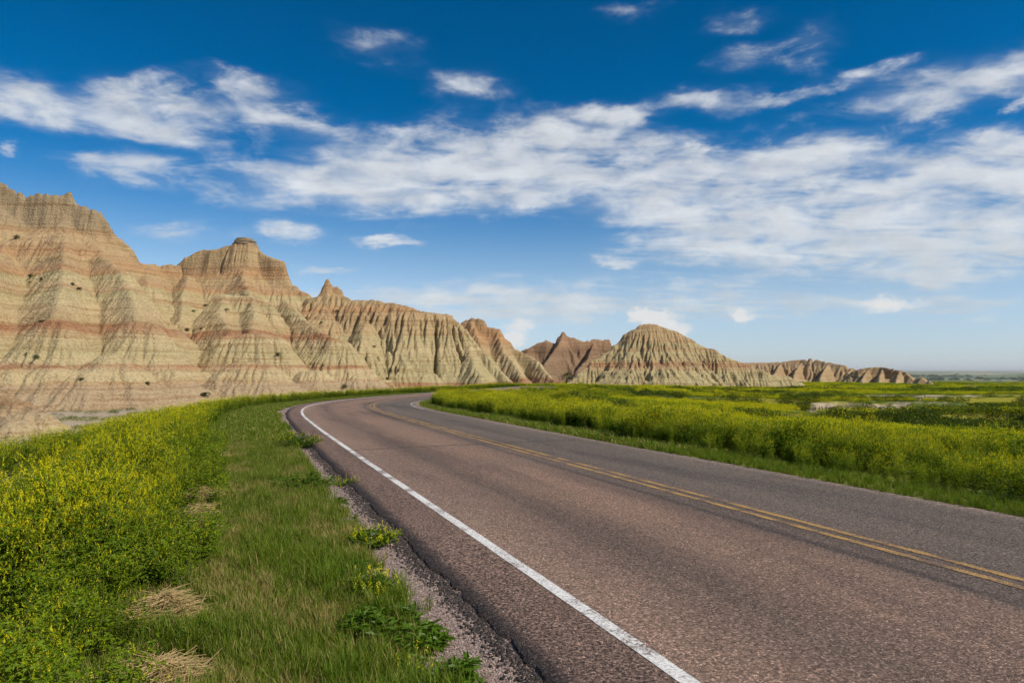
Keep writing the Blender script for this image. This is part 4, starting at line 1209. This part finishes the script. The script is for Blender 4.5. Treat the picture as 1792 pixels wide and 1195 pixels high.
def build_crumbs():
    m_, t_, o_ = new_mat('asphalt_crumb')
    r_ = t_.node('ShaderNodeObjectInfo').outputs['Random']
    principled(t_, o_, t_.mix(r_, (.022, .019, .018), (.10, .08, .07)), .9)
    rg = np.random.default_rng(99)
    V = np.array([(a, b, c) for a in (-1, 1) for b in (-1, 1) for c in (-1, 1)], float) * rg.uniform(.6, 1.2, (8, 3)) * (1, .8, .5)
    me = mesh_from('crumb', V, [(0, 1, 3, 2), (4, 6, 7, 5), (0, 4, 5, 1), (2, 3, 7, 6), (0, 2, 6, 4), (1, 5, 7, 3)], None, [m_])
    l = 14.5 + 17 * RNG.random(16000) ** 1.6; s = S_PAVE_L + .09 * fbm(l * .9, l * 0, 5, 301, .65) - np.abs(RNG.normal(.02, .075, len(l)))
    x, y, z, nx, ny = road_pts(l); x = x + nx * s; y = y + ny * s
    k = in_view(x, y, .1); x, y = x[k], y[k]; n = len(x)
    scatter('asphalt_crumbs', 'dark crumbled asphalt along the broken near edge of the road', [me], np.stack([x, y, ground_z(x, y) + .015], 1), RNG.random(n) * 6.283, RNG.uniform(.004, .012, n), np.zeros(n), RNG.normal(0, .5, (n, 2)), 'asphalt crumbs')


build_crumbs()
PEB = []
for nm, c in (('pink_stone', (.42, .30, .25)), ('grey_stone', (.27, .22, .20)), ('pale_stone', (.52, .42, .36))):
    m_, t_, o_ = new_mat(nm)
    r_ = t_.node('ShaderNodeObjectInfo').outputs['Random']
    principled(t_, o_, t_.mix(r_, tuple(k * .6 for k in c), c), .9)
    PEB.append(m_)
build_pebbles()


# ------------------------------------------------------------------ single plants, straw, shrubs, tree
def thing(name, label, cat, loc, group=None):
    return link(name, None, None, label, cat, group, None, loc)


def weed(seed, label, px, py, R, H, stems, leaves, leafL, flowers, lean=(0, 0), group='weeds on the gravel shoulder', cat='weed'):
    random.seed(seed)
    root = thing('weed', label, cat, on_ground(px, py), group)
    gs, gl, gf = Geo(), Geo(), Geo()
    for k in range(stems):
        az = U(0, 6.283); rr = R * math.sqrt(U(.05, 1)); h = H * U(.45, 1.05) * (1.1 - .5 * rr / R)
        b = np.array((math.cos(az), math.sin(az), 0)) * rr * .35
        e = np.array((math.cos(az) * rr + lean[0] * h, math.sin(az) * rr + lean[1] * h, h))
        pts = [b + (e - b) * u + np.array((0, 0, (u - u * u) * .25 * H)) for u in (0, .33, .66, 1)]
        gs.tube(pts, .004, .0015)
        for i in range(leaves):
            u = U(.1, 1); p = b + (e - b) * u + np.array((0, 0, (u - u * u) * .25 * H)); a = U(0, 6.283)
            gl.leaf(p, (math.cos(a), math.sin(a), U(-.25, .8)), leafL * U(.6, 1.2), leafL * U(.28, .45))
        if flowers:
            for i in range(flowers):
                p = e + np.array((U(-.03, .03), U(-.03, .03), U(-.06, .03)))
                for j in range(9):
                    c = p + np.array((U(-.008, .008), U(-.008, .008), j * .006)); gf.leaf(c, (U(-1, 1), U(-1, 1), .6), .014, .010)
    link('stem', gs.mesh('stem', [M_CSTEM]), root)
    link('leaves', gl.mesh('leaves', [M_WEED]), root)
    if flowers: link('flowers', gf.mesh('flowers', [M_CFLOW]), root, kind='stuff')
    return root


weed(1, 'leafy weed clump with yellow flowers at the bend end of the gravel shoulder', 520, 785, .60, .42, 90, 18, .055, 1)
weed(2, 'dark green weed clump beside the asphalt below the flowering one', 530, 855, .50, .24, 80, 18, .055, 0)
weed(3, 'sprawling weed with yellow tips lying out over the asphalt edge', 598, 850, .28, .12, 30, 9, .04, 1)
weed(4, 'tiny lone weed standing on bare gravel', 620, 916, .035, .13, 7, 8, .045, 0)
weed(5, 'rounded weed clump with yellow sprigs reaching onto the road', 645, 958, .27, .20, 66, 20, .05, 1, (.25, .05))
weed(6, 'wispy leaning weed with yellow buds on the gravel', 645, 1045, .24, .20, 40, 14, .05, 1, (.3, 0))
weed(7, 'broad low weed in the grass behind the wispy one', 585, 1015, .36, .15, 80, 16, .05, 0)
weed(8, 'large-leaved weed left of its twin in the near gravel', 668, 1108, .26, .15, 60, 12, .08, 0)
weed(9, 'large-leaved weed closest to the asphalt in the near gravel', 738, 1130, .20, .14, 46, 12, .08, 0)
weed(10, 'leafy weed at the bottom edge of the picture beside the gravel', 790, 1202, .20, .12, 44, 12, .07, 0)
weed(11, 'thin weed at the lower edge of the verge grass', 728, 1190, .12, .16, 10, 8, .05, 1)
weed(12, 'low creeping weed at the grass edge above the tiny lone weed', 585, 882, .26, .08, 50, 12, .04, 0)
weed(15, 'tall sparse clover sprig standing above the bank at far left', 108, 905, .22, 1.25, 10, 34, .035, 7, (0, 0), 'lone sprigs', 'clover sprig')


def straw(seed, label, px, py, R, n, H):
    random.seed(seed); g = Geo()
    x, y, z = on_ground(px, py)
    for k in range(n):
        r = R * abs(random.gauss(0, .5)); a = U(0, 6.283); b = random.gauss(.3, .9); L = U(.08, .34)
        h = H * max(0, 1 - r / R) * random.random()
        c = np.array((math.cos(a) * r, math.sin(a) * r * .8, .015 + h)); d = np.array((math.cos(b), math.sin(b), random.gauss(0, .18)))
        m = c + np.array((U(-.01, .01), U(-.01, .01), U(0, .02)))
        p0 = c - d * L * .5; p1 = c + d * L * .5
        p0[2] = max(p0[2], .004); p1[2] = max(p1[2], .004)
        g.tube([p0, m, p1], .0024, .0017)
    root = thing('straw_pile', label, 'straw', (x, y, z), 'clumps of cut straw along the verge')
    link('straw', g.mesh('straw', [M_STRAW]), root, kind='stuff')


for sp in STRAW_SPOTS:
    straw(*sp)


def shrub_mesh(seed, n, leaf, flat=.75, lean=0.0, long=1.0):
    random.seed(seed); g = Geo()
    lobes = [(U(-.28, .28) * long, U(-.25, .25), U(.25, .62) * flat, U(.22, .40)) for _ in range(7)]
    for k in range(n):
        lx, ly, lz, r = random.choice(lobes); v = np.array((random.gauss(0, 1), random.gauss(0, 1), random.gauss(0, 1))); v /= np.linalg.norm(v) + 1e-6
        p = np.array((lx, ly, lz)) + v * r * U(.55, 1.08) * np.array((1, 1, flat)); p[2] = max(p[2], .01)
        p[0] += lean * p[2]
        g.leaf(p, v + np.array((U(-.6, .6), U(-.6, .6), U(-.2, .8))), leaf * U(.6, 1.3), leaf * .6)
    return g.mesh('shrub', [M_DARK])


SHRUBS = [shrub_mesh(900 + i, 420, .12, .8, 0, 1.0) for i in range(3)] + [shrub_mesh(910, 420, .12, .6, .9, 1.4)]
for px, py, sz, v, lb in [
    (53, 489, 1.5, 0, 'dark shrub at the left of a row high on the tall left hill'), (73, 493, 1.3, 1, 'dark shrub at the right of a row high on the tall left hill'), (53, 505, .9, 2, 'small shrub just below the high row on the left hill'),
    (107, 459, .9, 1, 'small round shrub alone on the orange slope of the left hill'), (127, 500, 1.1, 0, 'shrub at the head of the central gully of the left hill'), (138, 511, 1.2, 3, 'leaning shrub just right of the central gully head'),
    (142, 669, 1.1, 2, 'round dark shrub low on the left hill above its foot'), (258, 673, 1.1, 0, 'shrub between two cones at the foot of the left hill'), (64, 631, 1.4, 1, 'shrub on the lower left slope just above the thin red band'),
    (47, 624, .9, 2, 'small shrub beside the bigger one above the thin red band'), (30, 418, 1.9, 1, 'wide low shrub near the top left of the tall hill'), (72, 566, 1.2, 3, 'leaning shrub on the thick red band of the left hill'),
    (338, 546, 1.3, 3, 'leaning shrub left of the pale slope under the rock tower'), (358, 537, 1.6, 3, 'long leaning shrub under the rock tower, upper of two'), (327, 583, 1.4, 0, 'shrub in the fold between the left hill and the tower butte'), (353, 577, 1.1, 1, 'shrub at the upper side of the fold beside the red band'),
    (395, 545, 1.4, 3, 'leaning shrub on the pale slope right of its long twin'), (487, 623, 1.4, 1, 'shrub in the middle of the pale slope under the thick red band'), (565, 641, 1.2, 0, 'shrub beside the small cone right of the flat-topped one'), (356, 694, 1.9, 3, 'long dark shrub in the gully left of the flat-topped cone'),
    (591, 549, 2.2, 2, 'tall dark shrub under the pinnacle on the fluted hill'), (562, 566, 1.3, 0, 'small shrub left of the tall one under the pinnacle'), (604, 681, 1.7, 1, 'rounded shrub at the roadside foot of the hill near the bend'), (655, 612, 1.0, 2, 'small shrub on the left buttress of the fluted hill'),
    (810, 697, .9, 0, 'low bush on the meadow inside the bend'), (874, 673, 1.0, 1, 'small bush where the road meets the fluted hill'),
]:
    h = hit(px, py)
    if h:
        o = link('shrub', SHRUBS[v], None, lb, 'shrub', 'shrubs on the badlands slopes', None, (h[0], h[1], h[2] - .08))
        sz *= .62; o.scale = (sz, sz, sz * .9); o.rotation_euler = (0, 0, random.Random(px).uniform(-.4, .4))


def build_tree():
    random.seed(77)
    x, y = W(991, 664, 172)[:2]
    z = hill_z(x, y)
    root = thing('tree', 'small dark tree in the gap left of the pyramid hill', 'tree', (x, y, z - .1))
    gt, gc = Geo(), Geo()
    gt.tube([(0, 0, 0), (.05, 0, .7), (.0, .05, 1.5), (.05, 0, 2.6)], .16, .05, 0, 6)
    tips = []
    for k in range(11):
        a = U(0, 6.283); h = U(.7, 2.0); e = np.array((math.cos(a) * U(.7, 1.4), math.sin(a) * U(.7, 1.4), h + U(.5, 1.3)))
        gt.tube([(0, 0, h), tuple(e * .5 + np.array((0, 0, h * .5 + .05))), tuple(e)], .05, .015, 0, 4); tips.append(e)
    tips += [np.array((0, 0, 3.2)), np.array((.3, .2, 2.9)), np.array((-.4, 0, 2.7))]
    for e in tips:
        r = U(.40, .68)
        for i in range(120):
            v = np.array((random.gauss(0, .5), random.gauss(0, .5), random.gauss(0, .42))) * r
            gc.leaf(e + v, (U(-1, 1), U(-1, 1), U(-.4, .8)), U(.10, .2), U(.07, .12))
    link('trunk', gt.mesh('trunk', [M_BARK]), root)
    link('crown', gc.mesh('crown', [M_DARK]), root)


build_tree()


# rock slabs capping the tower of the butte
def mat_caprock():
    m, t, out = new_mat('cap_rock')
    P = t.node('ShaderNodeNewGeometry').outputs['Position']
    n = t.noise(P, 1.6, 5, .65)
    principled(t, out, t.mix(n, (.20, .15, .10), (.38, .29, .19)), .95, n, .8, .3)
    return m


def build_caprock():
    butte = [h.ob for h in HILLS if h.ob.name == 'butte'][0]
    cm = mat_caprock(); rg = random.Random(5)
    def slab(cx, cy, z, rx, ry, th, par):
        N = 18; V = []; F4 = []
        for lv, (k, dz) in enumerate(((.90, 0), (1.0, .25), (1.02, .75), (.93, 1.0))):
            for i in range(N):
                a = 6.283 * i / N; rr = k * (1 + jit[i])
                V.append((cx + math.cos(a) * rx * rr, cy + math.sin(a) * ry * rr, z + th * dz))
        for lv in range(3):
            for i in range(N):
                F4.append((lv * N + i, lv * N + (i + 1) % N, (lv + 1) * N + (i + 1) % N, (lv + 1) * N + i))
        c = len(V); V.append((cx, cy, z + th * 1.03)); F3 = [(3 * N + i, 3 * N + (i + 1) % N, c) for i in range(N)]
        link('cap_rock', mesh_from('cap_rock', V, F4, F3, [cm]), par)
    x, y, z = W(428, 427, 165)
    z = hill_z(x, y) - .35
    for dz, rx, th, dx in ((0, 2.75, .45, .1), (.42, 2.5, .36, -.1), (.75, 2.55, .4, .05), (1.12, 2.15, .4, 0), (1.5, 1.7, .28, -.1)):
        jit = [rg.uniform(-.10, .10) for _ in range(18)]
        slab(x + dx, y, z + dz, rx, rx * .8, th, butte)


build_caprock()


# ------------------------------------------------------------------ far woods and haze
def build_far():
    n = 1500
    d = 1600 * (6500 / 1600) ** RNG.random(n); a = RNG.uniform(.30, .82, n); x = a * d; y = d
    k = fbm(x * .0011, y * .0022, 4, 811) > .06; x, y = x[k], y[k]
    put('far_woods', 'dark far-off tree lines on the blue prairie at the right horizon', [clump(930 + i, 30, 12, 130, 2.6, 0).mesh('wood', [M_DARK, M_CFLOW]) for i in range(3)], x, y, .6, 1.5, .0, -1.0, 'woods')
    m, t, out = new_mat('hazy_air')
    v = t.node('ShaderNodeVolumePrincipled'); v.inputs['Density'].default_value = HAZE; v.inputs['Color'].default_value = (.96, .98, 1.0, 1); v.inputs['Anisotropy'].default_value = 0.0
    t.l.new(v.outputs[0], out.inputs['Volume'])
    X, z0, z1 = 70500.0, -110.0, 62.0
    V = [(sx * X, sy * X, z) for z in (z0, z1) for sx, sy in ((-1, -1), (1, -1), (1, 1), (-1, 1))]
    F = [(3, 2, 1, 0), (4, 5, 6, 7), (0, 1, 5, 4), (1, 2, 6, 5), (2, 3, 7, 6), (3, 0, 4, 7)]
    link('haze', mesh_from('haze', V, F, mats=[m]), kind='stuff', label='thin blue haze in the air over the far prairie')


HAZE = 3.2e-5
build_far()
